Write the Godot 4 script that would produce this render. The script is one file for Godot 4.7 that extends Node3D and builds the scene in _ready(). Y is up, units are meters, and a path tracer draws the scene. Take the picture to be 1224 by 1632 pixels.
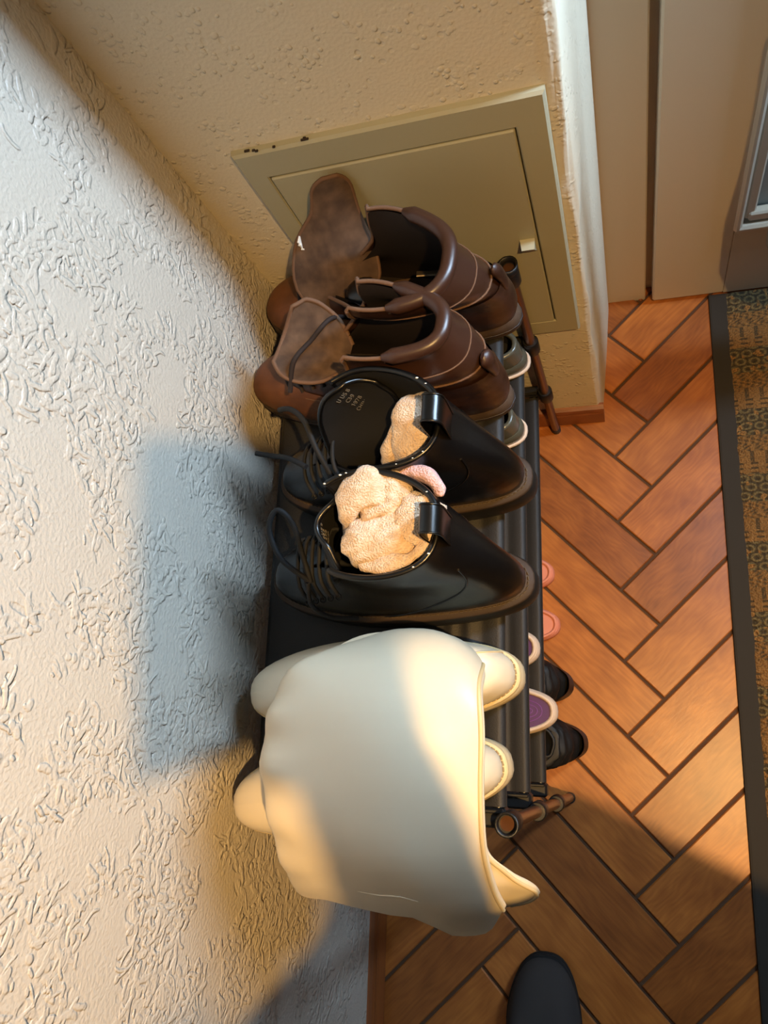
extends Node3D
# Hallway corner seen from above: a loaded shoe rack against a rough plastered wall, herringbone floor tiles, a doormat and a door.
# Metres, y up. The left wall is x = 0, the back wall z = 0, the floor y = 0.

const RACK := 0.553            # top of the upper rack tier
var M := {}
var used := {}
var rng := RandomNumberGenerator.new()


func _ready() -> void:
	rng.seed = 7
	lens_and_light()
	materials()
	room()
	herringbone_floor()
	door_and_frame()
	service_panel()
	shoe_rack()
	for i in 2:
		brown_boot(i)
	for i in 2:
		black_boot(i)
	for i in 2:
		white_boot(i)
	socks()
	lower_shoes()
	doormat()
	photographer()
	outside_the_frame()


func lens_and_light() -> void:
	var cam := Camera3D.new()
	cam.name = "camera"
	var right := Vector3(0.95127508, -0.04878256, -0.30446015)
	var down := Vector3(-0.30653075, -0.25652641, -0.9166423)
	var ahead := Vector3(-0.03338591, 0.96530537, -0.25898054)
	# rows of the camera matrix give the axes of the camera in the world
	var rx := Vector3(0.95127508, -0.30653075, -0.03338591)
	var dy := Vector3(-0.04878256, -0.25652641, 0.96530537)
	var fz := Vector3(-0.30446015, -0.9166423, -0.25898054)
	cam.transform = Transform3D(Basis(rx.normalized(), -dy.normalized(), -fz.normalized()).orthonormalized(), Vector3(0.447, 1.4, 0.5625))
	cam.fov = rad_to_deg(2.0 * atan(816.0 / 1215.0))
	cam.near = 0.02
	cam.far = 50.0
	add_child(cam)
	cam.current = true

	var env := Environment.new()
	env.background_mode = Environment.BG_SKY
	var sky := Sky.new()
	var sm := ProceduralSkyMaterial.new()
	sm.sky_top_color = Color(0.42, 0.58, 0.85)
	sm.sky_horizon_color = Color(0.75, 0.82, 0.9)
	sm.ground_bottom_color = Color(0.3, 0.3, 0.3)
	sm.ground_horizon_color = Color(0.6, 0.62, 0.62)
	sky.sky_material = sm
	env.sky = sky
	env.tonemap_mode = Environment.TONE_MAPPER_LINEAR
	env.tonemap_exposure = 1.0
	env.sdfgi_enabled = true
	env.ssao_enabled = true
	env.ssil_enabled = true
	var we := WorldEnvironment.new()
	we.name = "world_environment"
	we.environment = env
	add_child(we)

	# daylight through the side window right of the door
	var day := AreaLight3D.new()
	day.name = "window_daylight"
	day.area_size = Vector2(0.14, 0.9)
	day.light_color = Color(0.76, 0.88, 1.0)
	day.light_energy = 4.0
	day.area_range = 10.0
	day.shadow_enabled = true
	day.transform = Transform3D(Basis(Vector3.UP, PI / 2), Vector3(1.285, 1.62, -0.15))
	add_child(day)


# ---------------------------------------------------------------- names, nodes

func numbered(called: String) -> String:
	used[called] = used.get(called, -1) + 1
	return called if used[called] == 0 else "%s_%03d" % [called, used[called]]


func tag(o: Node3D, label: String, category: String, group := "", kind := "") -> Node3D:
	o.set_meta("label", label)
	if category:
		o.set_meta("category", category)
	if group:
		o.set_meta("group", group)
	if kind:
		o.set_meta("kind", kind)
	return o


func thing(called: String, label: String, category: String, at := Transform3D(), group := "") -> Node3D:
	var o := Node3D.new()
	o.name = numbered(called)
	add_child(o, true)
	o.transform = at
	return tag(o, label, category, group)


func obj(called: String, what, mat: Material, parent: Node = self) -> MeshInstance3D:
	var o := MeshInstance3D.new()
	o.name = numbered(called) if parent == self else called
	if what is SurfaceTool:
		what.generate_normals()
		o.mesh = what.commit()
	else:
		o.mesh = what
	o.material_override = mat
	o.cast_shadow = GeometryInstance3D.SHADOW_CASTING_SETTING_ON
	parent.add_child(o, true)
	return o


func structure(o: Node3D, label: String, category: String) -> Node3D:
	return tag(o, label, category, "", "structure")


# ---------------------------------------------------------------- shapes

func mb() -> SurfaceTool:
	var st := SurfaceTool.new()
	st.begin(Mesh.PRIMITIVE_TRIANGLES)
	return st


func tri(st: SurfaceTool, a: Vector3, b: Vector3, c: Vector3, sg := 0) -> void:
	for p in [a, b, c]:
		st.set_smooth_group(sg)
		st.set_uv(Vector2(p.x, p.z))
		st.add_vertex(p)


# a grid of points; rows are PackedVector3Arrays of one length; wrap joins the last column to the first
func patch(st: SurfaceTool, rows: Array, wrap := false, sg := 0, flip := false, uvs := Vector2(1, 1)) -> void:
	var w: int = rows[0].size()
	for i in rows.size() - 1:
		var a: PackedVector3Array = rows[i]
		var b: PackedVector3Array = rows[i + 1]
		for j in (w if wrap else w - 1):
			var k := (j + 1) % w
			var q := [a[j], a[k], b[k], b[j]]
			var t := [Vector2(float(j) / w, float(i) / rows.size()), Vector2(float(j + 1) / w, float(i) / rows.size()), Vector2(float(j + 1) / w, float(i + 1) / rows.size()), Vector2(float(j) / w, float(i + 1) / rows.size())]
			for n in ([0, 2, 1, 0, 3, 2] if flip else [0, 1, 2, 0, 2, 3]):
				st.set_smooth_group(sg)
				st.set_uv(t[n] * uvs)
				st.add_vertex(q[n])


func fan(st: SurfaceTool, ring: PackedVector3Array, sg := 0, flip := false) -> void:
	var c := Vector3.ZERO
	for p in ring:
		c += p / ring.size()
	for j in ring.size():
		var a := ring[j]
		var b := ring[(j + 1) % ring.size()]
		if flip:
			tri(st, c, b, a, sg)
		else:
			tri(st, c, a, b, sg)


func tube(st: SurfaceTool, pts: PackedVector3Array, r, n := 8, closed := false, sg := 0, flat := 1.0) -> void:
	var rows := []
	var up := Vector3(0.13, 0.98, 0.15).normalized()
	var m := pts.size()
	var side := Vector3.ZERO
	for i in m:
		var d: Vector3
		if closed:
			d = pts[(i + 1) % m] - pts[(i + m - 1) % m]
		else:
			d = pts[mini(i + 1, m - 1)] - pts[maxi(i - 1, 0)]
		d = d.normalized()
		if side == Vector3.ZERO:
			side = d.cross(up if absf(d.dot(up)) < 0.9 else Vector3(1, 0, 0.1).normalized()).normalized()
		side = (side - d * d.dot(side)).normalized()
		var nor := d.cross(side)
		var rad: float = r if r is float else r[i]
		var row := PackedVector3Array()
		for j in n:
			var a := TAU * j / n
			row.append(pts[i] + side * cos(a) * rad + nor * sin(a) * rad * flat)
		rows.append(row)
	if closed:
		rows.append(rows[0])
	patch(st, rows, true, sg)
	if not closed:
		fan(st, rows[0], sg + 1, true)
		fan(st, rows[-1], sg + 1)


# smooth curve through points
func curve(pts: Array, n: int) -> PackedVector3Array:
	var out := PackedVector3Array()
	for i in n:
		var t := float(i) / (n - 1) * (pts.size() - 1)
		var k := mini(int(t), pts.size() - 2)
		var p0: Vector3 = pts[maxi(k - 1, 0)]
		var p3: Vector3 = pts[mini(k + 2, pts.size() - 1)]
		out.append((pts[k] as Vector3).cubic_interpolate(pts[k + 1], p0, p3, t - k))
	return out


func catmull(a: Array, n: int) -> Array:   # arrays of floats, interpolated smoothly
	var out := []
	for i in n:
		var t := float(i) / (n - 1) * (a.size() - 1)
		var k := mini(int(t), a.size() - 2)
		var p0: Array = a[maxi(k - 1, 0)]
		var p3: Array = a[mini(k + 2, a.size() - 1)]
		var row := []
		for j in a[0].size():
			row.append(cubic_interpolate(a[k][j], a[k + 1][j], p0[j], p3[j], t - k))
		out.append(row)
	return out


# box with chamfered edges
func block(st: SurfaceTool, c: Vector3, s: Vector3, b := 0.002) -> void:
	var h := s / 2.0
	b = minf(b, minf(h.x, minf(h.y, h.z)) * 0.9)
	var f := func(ax: int, sg: float) -> Array:
		var u := (ax + 1) % 3
		var v := (ax + 2) % 3
		var o := []
		for e in [[-1, -1], [1, -1], [1, 1], [-1, 1]]:
			var p := Vector3.ZERO
			p[ax] = sg * h[ax]
			p[u] = e[0] * (h[u] - b)
			p[v] = e[1] * (h[v] - b)
			o.append(p + c)
		return o
	for ax in 3:
		for sg in [-1.0, 1.0]:
			var q: Array = f.call(ax, sg)
			if sg > 0:
				tri(st, q[0], q[2], q[1], -1)
				tri(st, q[0], q[3], q[2], -1)
			else:
				tri(st, q[0], q[1], q[2], -1)
				tri(st, q[0], q[2], q[3], -1)
	# chamfers along the edges, corners as triangles
	for ax in 3:
		var u := (ax + 1) % 3
		var v := (ax + 2) % 3
		for su in [-1.0, 1.0]:
			for sv in [-1.0, 1.0]:
				var a := Vector3.ZERO
				var d := Vector3.ZERO
				a[u] = su * h[u]
				a[v] = sv * (h[v] - b)
				d[u] = su * (h[u] - b)
				d[v] = sv * h[v]
				var l := Vector3.ZERO
				l[ax] = h[ax] - b
				var q := [c + a - l, c + a + l, c + d + l, c + d - l]
				if su * sv > 0:
					tri(st, q[0], q[2], q[1], -1)
					tri(st, q[0], q[3], q[2], -1)
				else:
					tri(st, q[0], q[1], q[2], -1)
					tri(st, q[0], q[2], q[3], -1)
	for sx in [-1.0, 1.0]:
		for sy in [-1.0, 1.0]:
			for sz in [-1.0, 1.0]:
				var p := c + Vector3(sx * h.x, sy * (h.y - b), sz * (h.z - b))
				var q := c + Vector3(sx * (h.x - b), sy * h.y, sz * (h.z - b))
				var r := c + Vector3(sx * (h.x - b), sy * (h.y - b), sz * h.z)
				if sx * sy * sz > 0:
					tri(st, p, r, q, -1)
				else:
					tri(st, p, q, r, -1)


func ball(st: SurfaceTool, c: Vector3, s: Vector3, n := 10, sg := 0) -> void:
	var rows := []
	for i in n + 1:
		var t := PI * i / n
		var row := PackedVector3Array()
		for j in n * 2:
			var a := TAU * j / (n * 2)
			row.append(c + Vector3(sin(t) * cos(a) * s.x, cos(t) * s.y, sin(t) * sin(a) * s.z))
		rows.append(row)
	patch(st, rows, true, sg)


# ---------------------------------------------------------------- materials

func noise(freq: float, octaves := 4, s := 1, kind := FastNoiseLite.TYPE_SIMPLEX_SMOOTH) -> FastNoiseLite:
	var n := FastNoiseLite.new()
	n.noise_type = kind
	n.frequency = freq
	n.fractal_octaves = octaves
	n.seed = s
	return n


func noise_tex(freq: float, dark: Color, light: Color, octaves := 4, s := 1, size := 256, kind := FastNoiseLite.TYPE_SIMPLEX_SMOOTH) -> NoiseTexture2D:
	var t := NoiseTexture2D.new()
	t.width = size
	t.height = size
	t.seamless = true
	t.noise = noise(freq, octaves, s, kind)
	var g := Gradient.new()
	g.set_color(0, dark)
	g.set_color(1, light)
	t.color_ramp = g
	return t


func mat(called: String, c: Color, rough := 0.6, metal := 0.0, spec := 0.5) -> StandardMaterial3D:
	var m := StandardMaterial3D.new()
	m.resource_name = called
	m.albedo_color = c
	m.roughness = rough
	m.metallic = metal
	m.metallic_specular = spec
	M[called] = m
	return m


func triplanar(m: StandardMaterial3D, per_metre: float, in_world := false) -> void:
	m.uv1_triplanar = true
	m.uv1_world_triplanar = in_world
	m.uv1_scale = Vector3.ONE * per_metre


func relief(m: StandardMaterial3D, t: Texture2D, cm: float) -> void:
	m.heightmap_enabled = true
	m.heightmap_texture = t
	m.heightmap_scale = cm


# trowelled plaster: short worm-like strokes pushed up and pressed in, over fine grain
func plaster_map(size: int, strokes: int, lmin: float, lmax: float, wide: float, s: int, grain: float) -> ImageTexture:
	var r := RandomNumberGenerator.new()
	r.seed = s
	var h := PackedFloat32Array()
	h.resize(size * size)
	var flow := noise(3.0 / size, 2, s)
	var amount := noise(4.0 / size, 2, s + 5)
	for k in strokes:
		var x := r.randf() * size
		var y := r.randf() * size
		var here := amount.get_noise_2d(x, y)
		if r.randf() > 0.55 + here * 2.4:
			continue
		var ang := flow.get_noise_2d(x, y) * 5.0 + r.randfn(0.0, 0.7)
		var bend := r.randfn(0.0, 0.035)
		var length := lerpf(lmin, lmax, pow(r.randf(), 2.0))
		var w := wide * r.randf_range(0.45, 1.3)
		var up := r.randf_range(0.25, 1.0) * (1.0 if r.randf() < 0.78 else -0.8)
		var steps := int(length / 1.5) + 1
		for i in steps:
			x += cos(ang) * 1.5
			y += sin(ang) * 1.5
			ang += bend + r.randfn(0.0, 0.05)
			var t := float(i) / steps
			var top := up * minf(1.0, minf(t, 1.0 - t) * 6.0 + 0.35)
			var rad := w * (0.75 + 0.25 * sin(t * PI))
			var ri := int(ceil(rad))
			for dy in range(-ri, ri + 1):
				for dx in range(-ri, ri + 1):
					var q := (dx * dx + dy * dy) / (rad * rad)
					if q < 1.0:
						var v := top * (1.0 - q * q)
						var at := posmod(int(y) + dy, size) * size + posmod(int(x) + dx, size)
						if v > 0.0:
							h[at] = maxf(h[at], v)
						elif h[at] <= 0.0:
							h[at] = minf(h[at], v)
	var fine := noise(0.09, 3, s + 9).get_seamless_image(size, size)
	var fd := fine.get_data()
	var out := PackedByteArray()
	out.resize(size * size)
	for i in size * size:
		out[i] = clampi(int(110.0 + h[i] * 95.0 + (fd[i] - 128.0) * grain), 0, 255)
	return ImageTexture.create_from_image(Image.create_from_data(size, size, false, Image.FORMAT_L8, out))


# wood figure, long grain along u
func grain_map(s: int, dark: Color, light: Color, cathedral: float) -> ImageTexture:
	var w := 384
	var h := 96
	var img := Image.create(w, h, false, Image.FORMAT_RGB8)
	var a := noise(0.006, 3, s)
	var b := noise(0.05, 3, s + 1)
	var c := noise(0.012, 2, s + 2)
	for y in h:
		for x in w:
			var bend := a.get_noise_2d(x, y * 2.2) * 30.0 * cathedral
			var ring := sin((y + bend) * 0.55 + c.get_noise_2d(x * 0.6, y * 2.0) * 5.0) * 0.5 + 0.5
			var fine := b.get_noise_2d(x * 0.25, y * 5.0) * 0.5 + 0.5
			var blot := c.get_noise_2d(x + 400, y * 1.5) * 0.5 + 0.5
			img.set_pixel(x, y, dark.lerp(light, clampf(0.16 * ring + 0.40 * fine + 0.62 * blot - 0.06, 0.0, 1.0)))
	return ImageTexture.create_from_image(img)


func carpet_map() -> Array:
	var n := 512
	var img := Image.create(n, n, false, Image.FORMAT_RGB8)
	var hgt := Image.create(n, n, false, Image.FORMAT_L8)
	var big := noise(0.008, 2, 31)
	var mid := noise(0.03, 2, 32)
	var loop := noise(0.16, 2, 33)
	var tan := Color(0.58, 0.42, 0.22)
	var olive := Color(0.50, 0.43, 0.27)
	var dark := Color(0.22, 0.18, 0.11)
	for y in n:
		for x in n:
			var band := posmod(y, 170)
			var z := big.get_noise_2d(x, y)
			var l := loop.get_noise_2d(x, y)
			var c := tan
			var k := 0.0
			if band < 70:                       # rings
				var cx := fposmod(x + (16 if (y / 22) % 2 else 0), 32.0) - 16.0
				var cy := fposmod(float(y), 22.0) - 11.0
				k = absf(sqrt(cx * cx * 0.7 + cy * cy * 1.2) - 9.0) * 0.28 - 0.35
				c = olive.lerp(dark, clampf(k + l * 0.7, 0.0, 0.85))
				if mid.get_noise_2d(x, y) > 0.33:
					c = tan
			elif band < 112:                    # knots
				k = sin(x * 0.33 + sin(y * 0.2) * 2.0) * sin(y * 0.36 + x * 0.1)
				c = tan.lerp(dark, clampf(k * 0.7 + l + 0.1, 0.0, 0.8))
			else:                               # dashes on tan
				var sx := posmod(x, 34)
				var sy := posmod(y, 13)
				k = 1.0 if (sx < 17 and sy < 5) else 0.0
				if band < 140:
					k = 1.0 if sx < 9 and l > -0.3 else 0.0
				c = tan.lerp(dark, clampf(k * 0.75 + l * 0.5 + z * 0.2, 0.0, 0.85))
			c = c.darkened(clampf(0.12 - l * 0.35, 0.0, 0.35))
			img.set_pixel(x, y, c)
			var v := clampf(0.55 + l * 0.6 - k * 0.25, 0.0, 1.0)
			hgt.set_pixel(x, y, Color(v, v, v))
	return [ImageTexture.create_from_image(img), ImageTexture.create_from_image(hgt)]


func materials() -> void:
	var worm := plaster_map(1024, 8500, 5.0, 52.0, 6.2, 11, 0.20)
	var pebble := plaster_map(512, 1200, 1.0, 8.0, 5.5, 21, 0.12)
	var grainy := noise_tex(0.06, Color(0.3, 0.3, 0.3), Color(0.75, 0.75, 0.75), 4, 3)
	var mottled := noise_tex(0.012, Color(0.62, 0.62, 0.62), Color(1, 1, 1), 5, 8)
	var scuffed := noise_tex(0.02, Color(0.45, 0.40, 0.36), Color(1, 1, 1), 5, 14)

	var m := mat("rough trowelled plaster", Color(0.77, 0.74, 0.685), 0.36, 0.0, 0.6)
	triplanar(m, 1.0 / 0.52, true)
	relief(m, worm, 0.38)
	m = mat("pebbled plaster", Color(0.85, 0.81, 0.72), 0.62, 0.0, 0.4)
	triplanar(m, 1.0 / 0.24, true)
	relief(m, pebble, 0.22)
	m = mat("plain paint", Color(0.85, 0.82, 0.76), 0.8)
	m = mat("dark panelling", Color(0.36, 0.26, 0.18), 0.7)
	m = mat("ceiling boards", Color(0.40, 0.30, 0.22), 0.7)
	m = mat("grout", Color(0.30, 0.20, 0.12), 0.9)
	m = mat("mortar dark", Color(0.2, 0.15, 0.11), 0.95)
	var tones := [[Color(0.52, 0.28, 0.105), Color(0.75, 0.46, 0.20)], [Color(0.57, 0.315, 0.12), Color(0.77, 0.48, 0.215)], [Color(0.49, 0.26, 0.10), Color(0.73, 0.44, 0.195)]]
	for i in 9:
		m = mat("wood-figured tile %d" % i, Color.WHITE.darkened(0.05 * (i % 3)), 0.36, 0.0, 0.5)
		m.albedo_texture = grain_map(100 + i * 7, tones[i % 3][0], tones[i % 3][1], [0.25, 1.0, 0.55][(i / 3) % 3])
		m.heightmap_enabled = true
		m.heightmap_texture = grainy
		m.heightmap_scale = 0.012
	m = mat("brown wood skirting", Color(0.62, 0.36, 0.18), 0.45)
	m.albedo_texture = grain_map(333, Color(0.62, 0.55, 0.5), Color(1, 1, 1), 0.3)
	m = mat("white door paint", Color(0.78, 0.73, 0.65), 0.42)
	m = mat("rubber seal", Color(0.30, 0.28, 0.25), 0.7)
	m = mat("frosted glass", Color(0.62, 0.66, 0.66), 0.35)
	relief(m, grainy, 0.03)
	triplanar(m, 8.0)
	m = mat("grey-beige panel paint", Color(0.66, 0.645, 0.545), 0.45)
	m = mat("panel knob plastic", Color(0.78, 0.74, 0.64), 0.4)

	m = mat("bronze tube", Color(0.42, 0.28, 0.19), 0.3, 0.75)
	m = mat("black plastic", Color(0.055, 0.052, 0.05), 0.45)
	m = mat("black tube", Color(0.06, 0.06, 0.065), 0.33, 0.2)
	m = mat("black rack fabric", Color(0.085, 0.08, 0.075), 0.62)
	m.rim_enabled = true
	m.rim = 0.3
	var weave := noise_tex(0.2, Color(0.3, 0.3, 0.3), Color(0.8, 0.8, 0.8), 2, 5)
	triplanar(m, 9.0)
	relief(m, weave, 0.04)
	m = mat("tan stitching", Color(0.29, 0.23, 0.13), 0.6)
	m = mat("gold stitching", Color(0.52, 0.44, 0.24), 0.5)

	m = mat("brown waxed leather", Color(0.27, 0.165, 0.11), 0.42)
	m.albedo_texture = scuffed
	triplanar(m, 5.0)
	relief(m, grainy, 0.035)
	m = mat("brown smooth collar leather", Color(0.22, 0.135, 0.095), 0.34)
	triplanar(m, 8.0)
	relief(m, grainy, 0.012)
	m = mat("tan nubuck", Color(0.47, 0.28, 0.14), 0.62)
	m.albedo_texture = mottled
	triplanar(m, 7.0)
	relief(m, grainy, 0.02)
	m = mat("suede tongue", Color(0.44, 0.345, 0.265), 0.85)
	m.albedo_texture = scuffed
	triplanar(m, 8.0)
	relief(m, grainy, 0.04)
	m.rim_enabled = true
	m.rim = 0.4
	m = mat("raw leather edge", Color(0.40, 0.29, 0.21), 0.8)
	m = mat("brown lining", Color(0.10, 0.06, 0.04), 0.7)
	m = mat("worn grey-brown rubber", Color(0.33, 0.255, 0.19), 0.75)
	m.albedo_texture = mottled
	triplanar(m, 9.0)
	m = mat("dark brown lace", Color(0.13, 0.085, 0.075), 0.8)
	m = mat("insole cloth", Color(0.30, 0.22, 0.15), 0.9)
	m = mat("silver label", Color(0.62, 0.55, 0.45), 0.35, 0.6)

	m = mat("black smooth leather", Color(0.035, 0.03, 0.028), 0.3, 0.0, 0.55)
	triplanar(m, 6.0)
	relief(m, noise_tex(0.03, Color(0.3, 0.3, 0.3), Color(0.7, 0.7, 0.7), 3, 51), 0.05)
	m = mat("black lining", Color(0.018, 0.016, 0.016), 0.75)
	m = mat("black rubber sole", Color(0.075, 0.06, 0.045), 0.6)
	m.albedo_texture = mottled
	triplanar(m, 7.0)
	m = mat("dusty brown welt", Color(0.20, 0.14, 0.08), 0.7)
	m = mat("black edge piping", Color(0.03, 0.03, 0.032), 0.28)
	m = mat("black lace", Color(0.035, 0.035, 0.037), 0.75)
	m = mat("steel eyelet", Color(0.6, 0.6, 0.6), 0.3, 0.9)
	m = mat("black metal", Color(0.12, 0.12, 0.12), 0.35, 0.8)
	m = mat("grey print", Color(0.42, 0.40, 0.36), 0.7)
	m = mat("white lint", Color(0.9, 0.9, 0.88), 0.9)

	m = mat("cream terry", Color(0.87, 0.81, 0.75), 0.95)
	m.albedo_texture = noise_tex(0.02, Color(0.86, 0.76, 0.64), Color(1, 1, 1), 5, 77)
	triplanar(m, 14.0)
	relief(m, noise_tex(0.11, Color(0, 0, 0), Color(1, 1, 1), 3, 78), 0.22)
	m.rim_enabled = true
	m.rim = 0.6
	m = mat("lilac terry", Color(0.80, 0.66, 0.66), 0.95)
	triplanar(m, 14.0)
	relief(m, noise_tex(0.11, Color(0, 0, 0), Color(1, 1, 1), 3, 79), 0.2)

	m = mat("cream smooth leather", Color(0.83, 0.78, 0.68), 0.42, 0.0, 0.45)
	triplanar(m, 6.0)
	relief(m, noise_tex(0.006, Color(0.3, 0.3, 0.3), Color(0.7, 0.7, 0.7), 2, 61), 0.12)
	m = mat("cream rubber sole", Color(0.76, 0.69, 0.55), 0.5)
	m = mat("cream welt", Color(0.78, 0.70, 0.53), 0.55)
	m = mat("cream thread", Color(0.55, 0.47, 0.33), 0.8)

	m = mat("grey-green translucent rubber", Color(0.30, 0.30, 0.26), 0.25)
	m = mat("charcoal textile", Color(0.05, 0.048, 0.045), 0.8)
	m = mat("off-white rubber", Color(0.80, 0.72, 0.64), 0.55)
	m = mat("purple insole", Color(0.27, 0.10, 0.33), 0.5)
	m = mat("purple ridge", Color(0.42, 0.22, 0.50), 0.45)
	m = mat("pale pink foam", Color(0.83, 0.52, 0.42), 0.6)
	m = mat("black ruched nylon", Color(0.03, 0.028, 0.028), 0.6)
	m = mat("dark brown rubber heel", Color(0.10, 0.045, 0.03), 0.5)
	m = mat("olive-black rubber", Color(0.085, 0.075, 0.055), 0.6)

	m = mat("mat rubber border", Color(0.16, 0.14, 0.11), 0.85)
	var cm := carpet_map()
	m = mat("mat loop pile", Color.WHITE, 0.95)
	m.albedo_texture = cm[0]
	relief(m, cm[1], 0.35)

	m = mat("charcoal herringbone felt", Color.WHITE, 0.95)
	m.albedo_texture = felt_map()
	triplanar(m, 18.0)
	m = mat("slipper trim", Color(0.03, 0.03, 0.035), 0.8)
	m = mat("skin", Color(0.72, 0.50, 0.39), 0.55)
	m = mat("dark jumper", Color(0.16, 0.17, 0.2), 0.9)
	m = mat("phone black", Color(0.03, 0.03, 0.03), 0.3)
	m = mat("canvas", Color(0.45, 0.42, 0.36), 0.9)
	m = mat("window daylight pane", Color(0.9, 0.95, 1.0), 0.1)
	m.emission_enabled = true
	m.emission = Color(0.78, 0.88, 1.0)
	m.emission_energy_multiplier = 0.4
	m = mat("lamp glass", Color(1.0, 0.93, 0.8), 0.3)
	m.emission_enabled = true
	m.emission = Color(1.0, 0.72, 0.40)
	m.emission_energy_multiplier = 2.0


func felt_map() -> ImageTexture:
	var n := 256
	var img := Image.create(n, n, false, Image.FORMAT_RGB8)
	var a := noise(0.3, 2, 91)
	for y in n:
		for x in n:
			var up := (x / 16) % 2 == 0
			var s := posmod((x + y) if up else (y - x), 6) < 3
			var v := 0.13 + (0.09 if s else 0.0) + a.get_noise_2d(x, y) * 0.09
			img.set_pixel(x, y, Color(v * 1.12, v * 1.02, v * 0.98))
	return ImageTexture.create_from_image(img)


# ---------------------------------------------------------------- the room

func slab(called: String, a: Vector3, b: Vector3, m: Material, label: String, category: String) -> MeshInstance3D:
	var st := mb()
	block(st, (a + b) / 2.0, (b - a).abs(), 0.0005)
	var o := obj(called, st, m)
	structure(o, label, category)
	return o


func room() -> void:
	slab("wall_left", Vector3(-0.12, -0.06, -0.32), Vector3(0, 2.45, 4.3), M["rough trowelled plaster"], "long left wall in rough white trowelled plaster beside the shoe rack", "wall")
	# back wall: a pier that ends in a rounded, slightly uneven plaster arris at x = 0.425
	var st := mb()
	var prof := PackedVector2Array([Vector2(-0.05, 0.0), Vector2(0.385, 0.0)])
	for i in 7:
		var a := PI / 2 * (1.0 - i / 6.0)
		prof.append(Vector2(0.401 + 0.009 * cos(a), -0.009 + 0.009 * sin(a)))
	for p in [Vector2(0.4160, -0.06), Vector2(0.423, -0.13), Vector2(0.430, -0.22), Vector2(0.431, -0.34), Vector2(-0.05, -0.34)]:
		prof.append(p)
	var wob := noise(9.0, 2, 4)
	var rows := []
	for i in 60:
		var y := -0.05 + 2.5 * i / 59.0
		var row := PackedVector3Array()
		for k in prof.size():
			var d := wob.get_noise_2d(y, k * 0.02) * 0.003 if k > 2 and k < 10 else 0.0
			row.append(Vector3(prof[k].x + d, y, prof[k].y + d * 0.5))
		rows.append(row)
	var flat := []
	var arris := []
	var rest := []
	for row in rows:
		flat.append(row.slice(0, 2))
		arris.append(row.slice(1, 11))
		rest.append(PackedVector3Array([row[10], row[11], row[12], row[0]]))
	patch(st, flat, false, -1)
	patch(st, arris, false, 1)
	patch(st, rest, false, -1)
	var wall := obj("wall_back", st, M["pebbled plaster"])
	structure(wall, "narrow back wall in pebbled cream plaster around the service panel, ending in a pier corner", "wall")
	# the rest of the hall, which the frame does not show
	slab("wall_right", Vector3(2.70, -0.06, 0.02), Vector3(2.82, 2.45, 4.3), M["dark panelling"], "wood-panelled right wall of the hall", "wall")
	slab("wall_front", Vector3(-0.12, -0.06, 4.3), Vector3(2.82, 2.45, 4.42), M["dark panelling"], "wood-panelled wall behind the photographer", "wall")
	slab("wall_side", Vector3(1.30, -0.06, 0.02), Vector3(2.82, 2.45, 0.14), M["plain paint"], "plain wall to the right of the side window", "wall")
	slab("wall_door", Vector3(0.41, 2.02, -0.36), Vector3(1.42, 2.45, -0.21), M["plain paint"], "wall above the door", "wall")
	slab("ceiling", Vector3(-0.12, 2.45, -0.32), Vector3(2.82, 2.55, 4.42), M["ceiling boards"], "brown boarded ceiling", "ceiling")
	# side window beside the door
	var win := Node3D.new()
	win.name = "window_1"
	add_child(win)
	structure(win, "tall narrow side window at right angles to the door", "window")
	st = mb()
	block(st, Vector3(1.36, 0.35, -0.12), Vector3(0.12, 0.82, 0.28), 0.003)
	block(st, Vector3(1.36, 2.28, -0.12), Vector3(0.12, 0.34, 0.28), 0.003)
	block(st, Vector3(1.33, 1.43, -0.235), Vector3(0.06, 1.36, 0.03), 0.003)
	block(st, Vector3(1.33, 1.43, 0.005), Vector3(0.06, 1.36, 0.03), 0.003)
	obj("window_frame", st, M["white door paint"], win)
	st = mb()
	block(st, Vector3(1.33, 1.43, -0.115), Vector3(0.008, 1.36, 0.22), 0.001)
	obj("window_pane", st, M["window daylight pane"], win)
	# skirting boards
	baseboard("baseboard_left", [Vector2(0.0, 0.02), Vector2(0.0, 4.3)], "brown wooden skirting along the left wall")
	baseboard("baseboard_back", [Vector2(0.414, 0.0), Vector2(0.0, 0.0)], "brown wooden skirting at the foot of the back wall")


func baseboard(called: String, line: Array, label: String) -> void:
	var a := Vector3(line[0].x, 0, line[0].y)
	var b := Vector3(line[1].x, 0, line[1].y)
	var d := (b - a).normalized()
	var out := d.cross(Vector3.UP) * -1.0
	if called == "baseboard_left":
		out = Vector3(1, 0, 0)
	else:
		out = Vector3(0, 0, 1)
	var st := mb()
	var prof := [Vector2(-0.004, 0.0), Vector2(0.013, 0.0), Vector2(0.013, 0.040), Vector2(0.011, 0.044), Vector2(0.011, 0.047), Vector2(0.008, 0.052), Vector2(0.0, 0.055), Vector2(-0.004, 0.055)]
	var rows := []
	for e in [a, b]:
		var row := PackedVector3Array()
		for p in prof:
			row.append(e + out * p.x + Vector3.UP * p.y)
		rows.append(row)
	patch(st, rows, true, -1, called == "baseboard_back")
	fan(st, rows[0], -1)
	fan(st, rows[1], -1, true)
	structure(obj(called, st, M["brown wood skirting"]), label, "skirting")


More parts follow.
